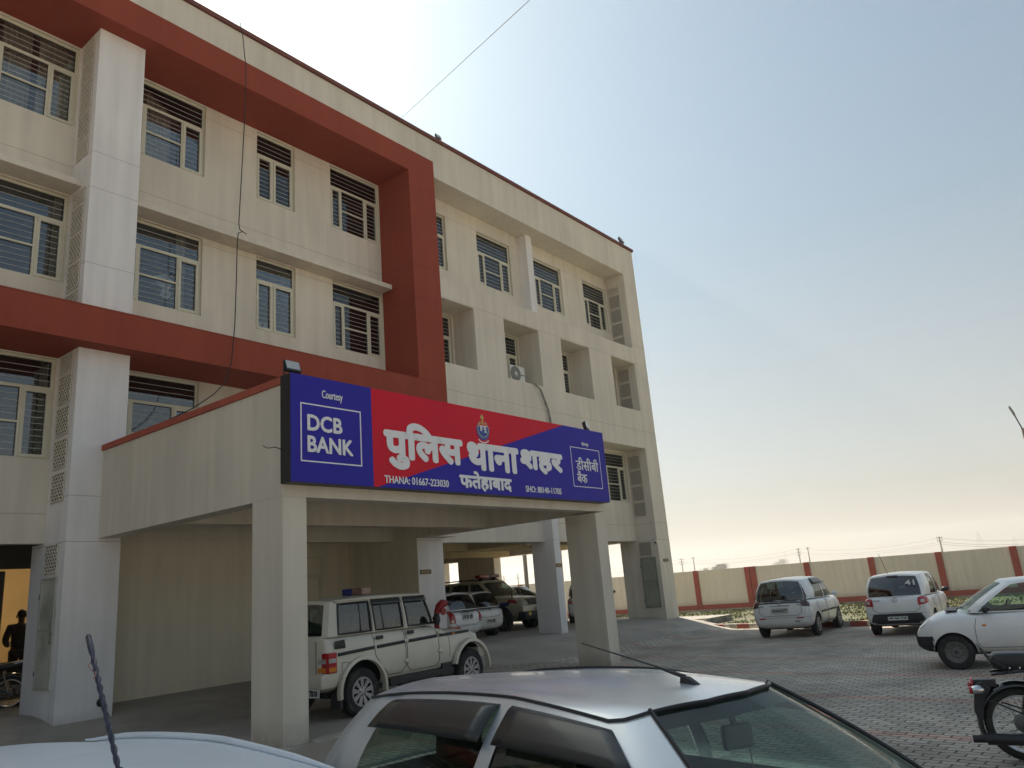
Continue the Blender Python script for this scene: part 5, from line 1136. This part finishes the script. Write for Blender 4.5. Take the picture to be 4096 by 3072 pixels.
# ---- white car in the left foreground (roof, whip antenna)
SW2=dict(SW); SW2.update(paint=PW2_,rwid=.58,crown=.07,mir=BLACK,zr=1.285,rf=.72,wsb=1.30,L=3.95,visor=False,pl='HR 22'); SW2['glass']=CG
hd2=R_(-93); rot2=Matrix.Rotation(hd2,3,'Z'); tg2=Vector((1.93,3.15,-.535)); pos2=tg2-rot2@Vector((-.25,.58,0))
e2,body,cab,bv,bva=hatch('saloon_car','white car roof at the bottom left with a twisted blue-black whip antenna','car',(pos2.x,pos2.y,ZG),hd2,None,SW2)
nodes,K,Pf=LAST
rl=[Vector((q.x,q.y+.004,q.z+.012)) for q in (Pf(c,1) for c in K if c[2] in ('g:a','b','g:b','c'))]
m=MB(); m.tube(rl,[.004+.010*min(1,i/3,(len(rl)-1-i)/3) for i in range(len(rl))],8); m.build('roof_rail_strip',PW2_,e2,smooth=40)
WHIP=mat('twisted_blue_black_rubber',(.015,.016,.04),.4)
at=ray(352,2540)*2.75; ab=ray(482,3110)*2.28; inv=Matrix.Rotation(-hd2,3,'Z')
A_,B_=inv@(at-pos2.to_3d()*Vector((1,1,0)).length*0-Vector((pos2.x,pos2.y,ZG))),inv@(ab-Vector((pos2.x,pos2.y,ZG)))
m=MB(); dd=(A_-B_); L_=dd.length; dn=dd.normalized(); u=dn.orthogonal().normalized(); w=dn.cross(u)
for ph in (0,math.pi): m.tube([B_+dd*(.02+.80*i/60)+(u*math.cos(ph+i*.62)+w*math.sin(ph+i*.62))*.0032 for i in range(61)],.0048,6)
m.tube([B_+dd*.81,B_+dd*.86,B_+dd*.90,B_+dd*.985,A_],[.005,.0085,.009,.008,.004],10); m.build('antenna',WHIP,e2,smooth=50)
m=MB(); m.cyl(B_+Vector((0,0,-.03)),B_+dn*.03,.016,12,r2=.01); m.build('antenna_base',BLACK,e2,smooth=40)
m=MB(); q=[B_+dd*.80,B_+dd*.78+u*.02,B_+dd*.72+u*.01,B_+dd*.64-u*.03+Vector((.0,-.03,0)),B_+dd*.56-u*.05+Vector((0,-.06,0))]; m.tube(q,.0012,4); m.build('thread',mat('red_thread',(.35,.15,.13),.9),e2)
# =================================================================== box-shaped police SUV in the porch
b=empty('police_suv','cream white boxy police SUV with black side strips and a roof beacon under the porch','suv',(9.06,10.20,-1.60),R_(2.5))
st=[(-1.84,.72,.42,1.15,0),(-1.82,.79,.40,1.17,0),(-1.74,.805,.38,1.18,0),(-1.2,.81,.36,1.18,0),(0,.81,.36,1.17,0),(.48,.81,.36,1.15,0),(.56,.80,.36,1.12,.0),(.84,.79,.38,1.02,.03),(.90,.78,.40,1.015,.04),(1.45,.76,.42,1.0,.045),(1.62,.75,.46,.96,.03),(1.70,.73,.50,.86,0),(1.72,.66,.54,.80,0)]
body=lower_body('body',st,PWC,[(1.37,.36,.43,.52,.95),(-1.16,.36,.42,.52,.95)],b,sub=1)
A=lambda x,y,z:(x,y,z)
nodes=[(A(.60,0,1.14),A(.40,0,1.655),'g:front'),(A(.57,.66,1.14),A(.38,.60,1.655),'a'),(A(.52,.745,1.14),A(.35,.67,1.65),'a'),(A(.46,.765,1.15),A(.30,.69,1.65),'g:a'),(A(-.13,.775,1.15),A(-.18,.70,1.65),'b'),(A(-.25,.775,1.15),A(-.27,.70,1.65),'g:b'),(A(-.84,.775,1.15),A(-.87,.70,1.65),'c'),(A(-.93,.775,1.15),A(-.93,.70,1.65),'g:c'),(A(-1.58,.77,1.15),A(-1.53,.695,1.65),'d'),(A(-1.76,.75,1.15),A(-1.66,.68,1.64),'d'),(A(-1.80,.66,1.15),A(-1.69,.60,1.635),'g:rear'),(A(-1.81,0,1.15),A(-1.70,0,1.635),'x')]
cab,K,Pf=cabin(b,nodes,PWC,crown=.05,bulge=.02,glassmat=CG,bot=.05,top=.90)
bv=bvh_of([body]); bva=bvh_of([body,cab])
m=MB(); m.box(-1.74,.52,-.70,.70,1.165,1.172) if False else m.box(-1.7,.5,-.68,.68,1.185,1.19); m.build('cabin_floor',DARK,b)
seatset(b,[(-.15,False),(-.95,True)],.58,.74,SEATL,wheelx=.15,dash=(.25,.50,1.12,1.24))
for (x,s) in ((1.37,1),(1.37,-1),(-1.16,1),(-1.16,-1)): wheel(b,x,s*.70,.335,.335,.20,s,'cap')
m=MB()                                                            # roof gutter lip
for sg in (1,-1): m.tube([(.34,sg*.70,1.645),(.0,sg*.725,1.652),(-1.6,sg*.72,1.648)],.016,6)
m.build('roof_gutter',PWC,b,smooth=40)
m=MB()                                                            # arch flares
for sg in (1,-1):
    for (cx_,r,z_,a0,a1) in ((-1.16,.43,.36,-.15,3.30),(1.37,.44,.36,-.1,2.9)):
        rows=[]
        for i in range(21):
            a=a0+(a1-a0)*i/20; rows.append([(cx_+math.cos(a)*(r-.005),sg*.77,z_+math.sin(a)*(r-.005)),(cx_+math.cos(a)*(r-.005),sg*.855,z_+math.sin(a)*(r-.005)),(cx_+math.cos(a)*(r+.045),sg*.85,z_+math.sin(a)*(r+.045)),(cx_+math.cos(a)*(r+.055),sg*.79,z_+math.sin(a)*(r+.055))])
        V=[p for q in rows for p in q]; m.add(V,[(i*4+j,i*4+(j+1)%4,(i+1)*4+(j+1)%4,(i+1)*4+j) for i in range(20) for j in range(4)]+[(0,1,2,3),(80,83,82,81)])
m.build('wheel_arch_flare',PWC,b,smooth=35)
m=MB()                                                            # door gaps, hinges
for sg in (1,-1):
    d=(0,-sg,0); y=sg*.8
    pline(m,bv,[(.52,y,1.12),(.56,y,.95),(.56,y,.58),(.50,y,.50),(-.10,y,.50),(-.20,y,.58),(-.20,y,1.14)],d,.010)
    pline(m,bv,[(-.235,y,1.14),(-.235,y,.58),(-.33,y,.50),(-.60,y,.50),(-.76,y,.66),(-.88,y,.80),(-.90,y,.92),(-.90,y,1.14)],d,.010)
    pline(m,bva,[(-.20,y,1.16),(-.225,y,1.62)],d,.008); pline(m,bva,[(-.90,y,1.16),(-.90,y,1.62)],d,.008); pline(m,bv,[(.84,y,1.0),(.84,y,.60)],d,.008); pline(m,bv,[(-1.55,y,.78),(-1.42,y,.78),(-1.42,y,.66),(-1.55,y,.66),(-1.55,y,.78)],d,.007)
pline(m,bv,[(-1.8,.58,1.1),(-1.8,.58,.55),(-1.8,-.58,.55),(-1.8,-.58,1.1)],(1,0,0),.012); m.build('panel_gap',LET,b)
m=MB()
for sg in (1,-1):
    for (x,z) in ((.58,1.02),(.58,.72),(-.22,.96),(-.22,.66)): m.ball((x,sg*.815,z),.055,.018,.035,10,6)
m.build('hinge_cover',PWC,b,smooth=60)
m=MB()                                                            # black rub strips
for sg in (1,-1):
    for (xa,xb,za,zb2) in ((-1.62,-.93,.90,.93),(-.85,-.27,.93,.95),(-.17,.50,.95,.965),(.60,1.45,.965,.965)):
        P_=[bv.ray_cast((xa+(xb-xa)*i/6,sg*2,za+(zb2-za)*i/6),(0,-sg,0))[0] for i in range(7)]; P_=[p+Vector((0,sg*.012,0)) for p in P_ if p]
        m.tube(P_,.024,8)
m.build('side_strip',BLACK,b,smooth=40)
m=MB()
for sg in (1,-1): m.ball((.92,sg*.815,.965),.045,.012,.016,8,5)
m.build('side_indicator',AMB,b)
m=MB()
for sg in (1,-1):
    for x,z in ((-.12,1.08),(-.80,1.06)): m.box(x-.07,x+.07,sg*.80,sg*.825,z-.025,z+.03)
    m.prism([(-1.68,.98),(-1.48,.98),(-1.50,1.10),(-1.68,1.09)],sg*.80,sg*.815)
m.build('door_handle',BLACK,b,bevel=.008)
m=MB()                                                            # black window rubbers
for sg in (1,-1):
    for (k0,k1) in ((3,4),(5,6),(7,8)):
        b0,r0=Vector(nodes[k0][0]),Vector(nodes[k0][1]); b1,r1=Vector(nodes[k1][0]),Vector(nodes[k1][1]); Q=[]
        for (u_,t_) in ((0,.05),(.25,.05),(.5,.05),(.75,.05),(1,.05),(1,.3),(1,.6),(1,.90),(.75,.90),(.5,.90),(.25,.90),(0,.90),(0,.6),(0,.3)):
            q=Pf((b0.lerp(b1,u_),r0.lerp(r1,u_),''),t_,-.004); Q.append((q.x,q.y*sg,q.z))
        m.tube(Q,.016,6,True)
        if k0==5 or k0==7: 
            um=.32 if k0==7 else .30; q0=Pf((b0.lerp(b1,um if k0==7 else 1-um),r0.lerp(r1,um if k0==7 else 1-um),''),.05,0); q1=Pf((b0.lerp(b1,um if k0==7 else 1-um),r0.lerp(r1,um if k0==7 else 1-um),''),.9,0); m.tube([(q0.x,q0.y*sg,q0.z),(q1.x,q1.y*sg,q1.z)],.010,5)
m.build('window_rubber',BLACK,b,smooth=40)
for sg in (1,-1):
    m=MB()
    for (xa,xb) in ((-.18,.34),(-.88,-.26)):
        V=[]; 
        for t in range(4):
            for i in range(9): V.append((xa+(xb-xa)*i/8,sg*(.715+.045*t/3),1.635-.085*t/3))
        m.add(V,[(i*9+j,i*9+j+1,(i+1)*9+j+1,(i+1)*9+j) for i in range(3) for j in range(8)])
    v=m.build('rain_visor',VIS,b,smooth=60,fixn=False); so_=v.modifiers.new('s','SOLIDIFY'); so_.thickness=.008; eval_new(v)
for sg in (1,-1):
    m=MB(); m.box(-1.83,-1.80,sg*.60,sg*.80,.66,.94); m.box(-1.81,-1.66,sg*.80,sg*.822,.66,.94); t=m.build('tail_lamp',LAMPR,b,bevel=.008)
    m=MB(); m.box(-1.84,-1.829,sg*.62,sg*.78,.80,.86); m.box(-1.81,-1.68,sg*.821,sg*.83,.80,.86); m.build('reverse_lens',LAMPW,t); m=MB(); m.box(-1.84,-1.829,sg*.62,sg*.78,.68,.74); m.box(-1.81,-1.68,sg*.821,sg*.83,.68,.74); m.build('indicator_lens',AMB,t)
    m=MB(); m.ball((1.66,sg*.60,.86),.06,.10,.09,14,8); m.build('headlight',LAMPW,b,smooth=60)
    mirror(b,.42,sg*.80,1.20,sg,BLACK,.05,.07,.10)
m=MB(); m.prism([(-1.93,.46),(-1.66,.46),(-1.60,.54),(-1.60,.70),(-1.66,.68),(-1.93,.66)],-.80,.80); m.build('rear_bumper',PWC,b,bevel=.03,smooth=50)
m=MB(); m.prism([(1.62,.50),(1.86,.52),(1.86,.66),(1.62,.68)],-.78,.78); m.build('front_bumper',PWC,b,bevel=.03,smooth=50)
m=MB()
for sg in (1,-1): m.box(-.62,.86,sg*.66,sg*.84,.34,.44); m.box(-.60,.84,sg*.60,sg*.75,.36,.50); m.box(.62,.86,sg*.64,sg*.80,.30,.52)
m.box(-1.5,1.5,-.45,.45,.28,.5); m.tube([(-1.16,-.6,.335),(-1.16,.6,.335)],.07,8); m.build('running_board',BLACK,b,bevel=.01)
m=MB()
for sg in (1,-1): m.box(-1.60,-1.55,sg*.60,sg*.80,.16,.48)
m.build('mud_flap',BLACK,b)
sp=wheel(b,0,0,0,.33,.19,1,'cap','spare_wheel'); sp.rotation_euler=(0,0,R_(90)); sp.location=(-1.93,0,1.0)
m=MB()
for sg in (-1,1): m.box(-1.83,-1.80,sg*.62-.06,sg*.62+.06,.98,1.06); m.box(-1.83,-1.80,sg*.62-.06,sg*.62+.06,.60,.66)
m.build('tailgate_hinge',PWC,b,bevel=.006)
plate(b,(-1.94,-.49,.42),(0,-1,0),.55,.13,'HR22GV7810')
m=MB(); m.box(-.62,-.38,-.15,.15,1.70,1.72); m.build('beacon_foot',BLACK,b); m=MB(); m.box(-.60,-.40,.0,.24,1.72,1.83); bl=m.build('beacon',mat('beacon_blue',(.02,.03,.20),.2,coat=.5),b,bevel=.015)
m=MB(); m.box(-.60,-.40,-.24,-.002,1.72,1.83); m.build('beacon',mat('beacon_smoked',(.28,.15,.12),.2,coat=.5,var=.3,vs=20),b,bevel=.015)
# =================================================================== second police SUV under the stilts
s=empty('police_suv','beige white police SUV with red roof light bar, nose out under the station','suv',(21.62,18.62,-1.36),R_(-90))
st=[(-2.05,.70,.45,1.12,0),(-2.0,.80,.42,1.15,0),(-1.6,.83,.40,1.17,0),(0,.84,.40,1.16,0),(.85,.84,.40,1.13,0),(1.0,.83,.40,1.12,.03),(1.2,.82,.42,1.10,.06),(1.8,.81,.45,1.06,.06),(2.05,.80,.45,1.0,.04),(2.16,.76,.48,.90,0),(2.2,.66,.52,.84,0)]
body=lower_body('body',st,PSC,[(1.33,.36,.44,.52,1.0),(-1.3,.36,.44,.52,1.0)],s,sub=1)
nodes=[(A(1.02,0,1.14),A(.35,0,1.70),'g:front'),(A(.97,.70,1.14),A(.32,.60,1.70),'a'),(A(.92,.78,1.14),A(.28,.68,1.695),'a'),(A(.86,.79,1.15),A(.22,.70,1.69),'g:a'),(A(-.05,.80,1.15),A(-.10,.70,1.70),'b'),(A(-.16,.80,1.15),A(-.2,.70,1.70),'g:b'),(A(-.98,.80,1.15),A(-.95,.70,1.70),'c'),(A(-1.1,.80,1.15),A(-1.08,.70,1.70),'g:c'),(A(-1.85,.79,1.15),A(-1.75,.69,1.69),'d'),(A(-2.0,.76,1.15),A(-1.87,.66,1.68),'d'),(A(-2.02,.64,1.15),A(-1.9,.58,1.675),'g:rear'),(A(-2.03,0,1.15),A(-1.91,0,1.675),'x')]
cab,K,Pf=cabin(s,nodes,PSC,crown=.05,bulge=.02,glassmat=CG,bot=.06,top=.88); bv=bvh_of([body])
m=MB(); m.box(-1.9,.9,-.7,.7,1.19,1.195); m.build('cabin_floor',DARK,s); seatset(s,[(-.1,False),(-1.0,True)],.6,.88,SEAT,wheelx=.35,dash=(.55,.9,1.12,1.22))
for (x,sd) in ((1.33,1),(1.33,-1),(-1.3,1),(-1.3,-1)): wheel(s,x,sd*.74,.34,.34,.22,sd,'steel')
m=MB(); m.prism([(1.95,.34),(2.32,.38),(2.34,.60),(2.05,.66)],-.80,.80); m.build('front_bumper',BLACK,s,bevel=.04,smooth=50)
m=MB(); m.prism([(2.0,.64),(2.28,.62),(2.26,.82),(2.1,.84)],-.82,.82); m.build('bumper_fascia',PSC,s,bevel=.03,smooth=50)
m=MB(); patch(m,bv,[(2.2,-.42,.82),(2.2,.42,.82),(2.2,.46,1.03),(2.2,-.46,1.03)],(-1,0,0),.03,10,5,.1); m.build('front_grille',BLACK,s,fixn=False)
m=MB()
for k in range(6): m.bar((2.24,-.36+.144*k,.85),(2.22,-.36+.144*k,1.0),.02)
m.build('grille_bars',CHR,s)
for sg in (1,-1):
    m=MB(); patch(m,bv,[(2.2,sg*.44,.84),(2.2,sg*.80,.86),(2.1,sg*.80,1.03),(2.2,sg*.48,1.0)],(-1,-sg*.5,0),.02,8,5,.2); m.build('headlight',LAMPW,s,fixn=False,smooth=60)
    m=MB(); m.cyl((2.26,sg*.56,.55),(2.345,sg*.56,.55),.06,14); m.build('fog_lamp',mat('fog_yellow',(.6,.5,.08),.2),s)
    m=MB(); 
    patch(m,bv,[(1.55,sg*.9,.96),(2.0,sg*.9,.90),(2.0,sg*.9,1.04),(1.62,sg*.9,1.08)],(0,-sg,0),.006,6,4); m.build('red_decal',mat('decal_red',(.45,.04,.03),.4),s,fixn=False)
    m=MB(); patch(m,bv,[(1.05,sg*.9,.80),(1.62,sg*.9,.84),(1.72,sg*.9,.95),(1.35,sg*.9,.97)],(0,-sg,0),.006,6,4); m.build('blue_decal',mat('decal_blue',(.03,.04,.20),.4),s,fixn=False)
    mirror(s,.72,sg*.86,1.22,sg,BLACK,.06,.09,.09)
m=MB()
for sg in (1,-1):
    for (cx_,) in ((1.33,),(-1.3,)):
        m.tube([(cx_+math.cos(a)*.46,sg*.83,.36+math.sin(a)*.46) for a in [math.pi*i/16 for i in range(17)]],.03,6)
m.build('wheel_arch_trim',mat('dark_arch',(.03,.035,.06),.6),s,smooth=40)
m=MB()
for sg in (1,-1): m.tube([(.1,sg*.62,1.74),(.0,sg*.62,1.80),(-1.5,sg*.62,1.80),(-1.6,sg*.62,1.74)],.022,6)
m.build('roof_rail',BLACK,s,smooth=40)
m=MB(); m.box(-.02,.22,-.55,-.05,1.84,1.95); m.build('light_bar',mat('bar_red',(.35,.01,.01),.15,coat=.6),s,bevel=.03); m=MB(); m.box(-.02,.22,.05,.55,1.84,1.95); m.build('light_bar',mat('bar_dark_red',(.16,.02,.03),.15,coat=.6),s,bevel=.03)
m=MB(); m.box(-.01,.21,-.048,.048,1.83,1.94); m.box(.0,.2,-.4,-.3,1.74,1.84); m.box(.0,.2,.3,.4,1.74,1.84); m.build('light_bar_mount',BLACK,s,bevel=.008)
plate(s,(2.36,0,.70),(0,1,0),.50,.12,'HR22GV8254'); m=MB(); m.tube([(1.75,-.72,1.08),(1.75,-.72,1.32)],[.02,.028],8); m.build('flag_staff',BLACK,s)
# =================================================================== motorcycles
SPK=mat('spoke_steel',(.35,.35,.34),.3,.8); TANK=mat('black_tank_paint',(.012,.012,.013),.2,coat=.6); SEATB=mat('black_seat_vinyl',(.018,.018,.02),.45,var=.2,vs=15); RIMC=mat('rim_polished',(.72,.73,.75),.35,.35)
def motorcycle(label,loc,rz,classic,sc=1.0):
    e=empty('motorcycle',label,'motorcycle',loc,rz,None); r=.32; wb=1.36; y0=0
    for (x,nm) in ((0,'rear_wheel'),(wb,'front_wheel')):
        m=MB(); ww=.055 if classic else .042; m.lathe([(r-.07,-ww*.8),(r-.05,-ww),(r-.015,-ww*.8),(r,-ww*.35),(r,ww*.35),(r-.015,ww*.8),(r-.05,ww),(r-.07,ww*.8)],(x,0,r),(0,1,0),40); w_=m.build(nm,RUB,e,smooth=50)
        m=MB(); m.lathe([(r-.055,-.035),(r-.075,-.035),(r-.085,-.015),(r-.085,.015),(r-.075,.035),(r-.055,.035)],(x,0,r),(0,1,0),40); m.build('rim',RIMC,w_,smooth=40)
        m=MB()
        for i in range(32):
            a=2*math.pi*i/32; s=1 if i%2 else -1; b_=a+(.5 if (i//2)%2 else -.5)
            m.tube([(x+math.cos(b_)*.05,s*.04,r+math.sin(b_)*.05),(x+math.cos(a)*(r-.08),0,r+math.sin(a)*(r-.08))],.0022,4)
        m.build('spokes',SPK,w_); m=MB(); m.lathe([(0,-.07),(.03,-.07),(.075,-.05),(.08,-.02),(.05,0),(.08,.02),(.075,.05),(.03,.07),(0,.07)],(x,0,r),(0,1,0),20); m.build('hub',STEEL,w_,smooth=40)
    # mudguards
    for (x,a0,a1,w2,R2) in ((0,.20 if classic else .5,3.45 if classic else 3.0,.085 if classic else .07,r+.055),(wb,-.1,2.6,.065,r+.04)):
        m=MB(); rows=[]
        for i in range(25):
            a=a0+(a1-a0)*i/24
            for j in range(7):
                t=(j-3)/3; rr=R2-.045*t*t; rows.append((x+math.cos(a)*rr,w2*t,r+math.sin(a)*rr))
        m.add(rows,[(i*7+j,i*7+j+1,(i+1)*7+j+1,(i+1)*7+j) for i in range(24) for j in range(6)])
        g=m.build('mudguard',TANK,e,smooth=60,fixn=False); so_=g.modifiers.new('s','SOLIDIFY'); so_.thickness=.006; eval_new(g)
    m=MB(); 
    for s in (-1,1):
        m.tube([(0,s*.11,r),(.5,s*.10,.36)],.02,8); m.tube([(.98,0,.98),(.75,s*.06,.85),(.25,s*.11,.80),(-.18,s*.10,.76)],.014,6); m.tube([(wb,s*.09,r),(wb-.33,s*.09,.98)],.02,8)
    m.tube([(.98,0,.98),(.85,0,.4),(.5,0,.3)],.022,8); m.tube([(.5,0,.3),(.4,0,.8)],.02,8); m.build('frame',TANK,e,smooth=40)
    for s in (-1,1):
        m=MB(); m.tube([(.02,s*.13,r+.04),(.12,s*.13,.74)],.018,8)
        for i in range(10): m.tube([(.035+.0095*i+.028*math.cos(a),s*.13+.028*math.sin(a),.42+.032*i) for a in [2*math.pi*k/10 for k in range(10)]],.005,4,True)
        m.build('shock_absorber',CHR if not classic else BLACK,e)
    # engine, tank, seat
    m=MB(); m.lathe([(0,-.12),(.13,-.12),(.16,-.08),(.16,.08),(.13,.12),(0,.12)],(.62,0,.36),(0,1,0),20)
    for i in range(7): m.box(.58,.80,-.10,.10,.48+.032*i,.495+.032*i)
    m.cyl((.69,0,.45),(.69,0,.72),.07,14); m.build('engine',mat('engine_grey',(.12,.12,.12),.5,.5,var=.2,vs=12),e,smooth=30)
    m=MB(); m.ball((.66,0,.90),.27,.13,.13,18,12); m.build('fuel_tank',TANK,e,smooth=60)
    m=MB(); m.add([],[]); 
    prof=[(-.14,.80),(-.17,.88),(-.12,.945),(.1,.94),(.35,.91),(.42,.86),(.40,.79)] if classic else [(-.30,.84),(-.32,.90),(-.24,.92),(.1,.88),(.40,.87),(.42,.80),(.0,.78)]
    m.prism(prof,-.13,.13); m.build('seat',SEATB,e,bevel=.035,smooth=60)
    if classic:
        m=MB(); m.tube([(-.05,-.15,.82),(-.17,-.14,.90),(-.22,-.10,.99),(-.235,0,1.02),(-.22,.10,.99),(-.17,.14,.90),(-.05,.15,.82)],.011,8); m.build('grab_rail',BLACK,e,smooth=40)
        m=MB()
        for x in (-.02,.06): 
            for s in (-1,1): m.ball((x,s*.135,.815),.01,.006,.01,8,6)
        m.build('seat_stud',CHR,e)
        m=MB(); m.box(-.34,-.15,-.05,.05,.64,.71); m.prism([(-.27,.70),(-.33,.67),(-.38,.43),(-.35,.35),(-.32,.36),(-.27,.54),(-.20,.64)],-.085,.085); m.build('plate_bracket',BLACK,e,bevel=.012)
        m=MB(); m.lathe([(0,0),(.045,0),(.05,.02)],(-.36,0,.675),(1,0,0),16); tl=m.build('tail_lamp',LAMPR,e,smooth=50)
        for s in (-1,1):
            m=MB(); m.ball((-.32,s*.15,.635),.065,.04,.04,14,8); m.tube([(-.28,s*.05,.64),(-.31,s*.13,.635)],.008,6); m.build('indicator',CHR,e,smooth=60)
            m=MB(); m.lathe([(0,-.004),(.033,0),(.036,.02)],(-.385,s*.15,.633),(1,0,0),14); m.build('indicator_lens',LAMPR,e,smooth=60)
        m=MB(); m.tube([(.05,-.14,.40),(-.20,-.12,.52),(-.30,-.11,.55)],.008,6); m.tube([(-.36,.1,.57),(.04,.12,.42)],.008,6); m.build('stay',BLACK,e)
        m=MB(); m.tube([(.75,-.15,.3),(.5,-.17,.22),(.2,-.18,.21),(-.33,-.18,.22)],[.025,.03,.05,.05],14); m.tube([(-.20,-.18,.22),(-.44,-.18,.22)],[.034,.034],14); m.build('exhaust',mat('black_exhaust',(.03,.03,.032),.35,.4),e,smooth=50)
    else:
        m=MB(); m.tube([(-.05,-.14,.86),(-.36,-.13,.92),(-.40,0,.93),(-.36,.13,.92),(-.05,.14,.86)],.012,8); m.tube([(-.36,-.13,.92),(-.45,-.12,.90)],.012,6); m.build('grab_rail',CHR,e,smooth=40)
        m=MB(); m.prism([(-.30,.34),(.5,.30),(.5,.42),(-.02,.46),(-.30,.42)],-.17,-.14); m.tube([(.7,-.15,.25),(.2,-.17,.24),(-.35,-.17,.30)],[.02,.04,.045],12); m.build('chain_cover_and_exhaust',TANK,e,smooth=40)
        m=MB(); m.ball((-.38,0,.78),.05,.08,.05,12,8); m.build('tail_lamp',LAMPR,e,smooth=60)
    m=MB(); m.tube([(.92,-.33,1.08),(1.0,-.2,1.10),(1.06,0,1.04),(1.0,.2,1.10),(.92,.33,1.08)],.012,8); m.tube([(.92,-.33,1.08),(.84,-.36,1.07)],.018,8); m.tube([(.92,.33,1.08),(.84,.36,1.07)],.018,8); m.build('handlebar',BLACK,e,smooth=40)
    m=MB(); m.lathe([(0,-.09),(.06,-.07),(.09,0),(.085,.03),(0,.045)],(1.14,0,.90),(1,0,0),20); m.build('headlight',CHR,e,smooth=60)
    m=MB(); m.tube([(.30,.15,.30),(.22,.26,.02)],.012,6); m.build('side_stand',BLACK,e)
    e.scale=(sc,sc,sc); return e
def campt(u,v,d): return RW@Vector(((u-_cx)/_f*d,(v-_cy)/_f*d,d))
q=campt(4100,2906,6.95); hm=R_(-79)
motorcycle('black classic motorcycle with chrome indicator and wire wheels, cut by the right edge',(q.x,q.y,ZG),hm,True,.99)
q=campt(36,2782,14.1)
motorcycle('dark motorcycle with chrome grab rail behind the pier at the left edge',(q.x,q.y,-1.38),R_(156),False,.93)
# =================================================================== one object per separate piece of these parts
def split_loose(o):
    me=o.data; n=len(me.vertices); par=list(range(n))
    def find(a):
        while par[a]!=a: par[a]=par[par[a]]; a=par[a]
        return a
    for e_ in me.edges:
        a,b_=find(e_.vertices[0]),find(e_.vertices[1])
        if a!=b_: par[a]=b_
    comp={}
    for v_ in range(n): comp.setdefault(find(v_),[]).append(v_)
    if len(comp)<2: return
    base=o.name.split('.')[0]; parent=o.parent; mats=list(me.materials); first=True
    for vs in comp.values():
        vi={v_:i for i,v_ in enumerate(vs)}; fs=[tuple(vi[i] for i in p.vertices) for p in me.polygons if p.vertices[0] in vi]
        if not fs: continue
        nm=bpy.data.meshes.new(base); nm.from_pydata([tuple(me.vertices[v_].co) for v_ in vs],[],fs)
        for q_ in mats: nm.materials.append(q_)
        nm.update(); nm.shade_smooth(); nm.set_sharp_from_angle(angle=R_(40))
        if first: o.data=nm; first=False
        else: c_=bpy.data.objects.new(base,nm); COL.objects.link(c_); c_.parent=parent; c_.location=o.location
for o in list(SC.objects):
    if o.type=='MESH' and o.name.split('.')[0] in ('wheel_arch_flare','roof_gutter','door_handle','hinge_cover','window_rubber','side_strip','hinge','reflector','side_moulding','side_indicator','side_repeater','mud_flap','wheel_arch_trim','tailgate_hinge','quarter_glass','foot','drain_lever'): split_loose(o)
# =================================================================== dusty air
hz=MB(); hz.box(-1150,1150,-1150,1150,ZG-1.2,34); hzo=hz.build('haze',None); hzo.data.materials.clear()
hm=bpy.data.materials.new('dusty_air'); hm.use_nodes=True; hn=hm.node_tree; hn.nodes.clear(); ho=hn.nodes.new('ShaderNodeOutputMaterial'); pv=hn.nodes.new('ShaderNodeVolumePrincipled')
pv.inputs['Color'].default_value=(.93,.88,.80,1); pv.inputs['Density'].default_value=.0010; pv.inputs['Anisotropy'].default_value=.3; hn.links.new(pv.outputs[0],ho.inputs['Volume']); hzo.data.materials.append(hm); tag(hzo,kind='stuff')
# =================================================================== lift everything so that the paving is near z = 0
for o in SC.objects:
    if o.parent is None and o.type!='CAMERA': o.location.z-=ZG
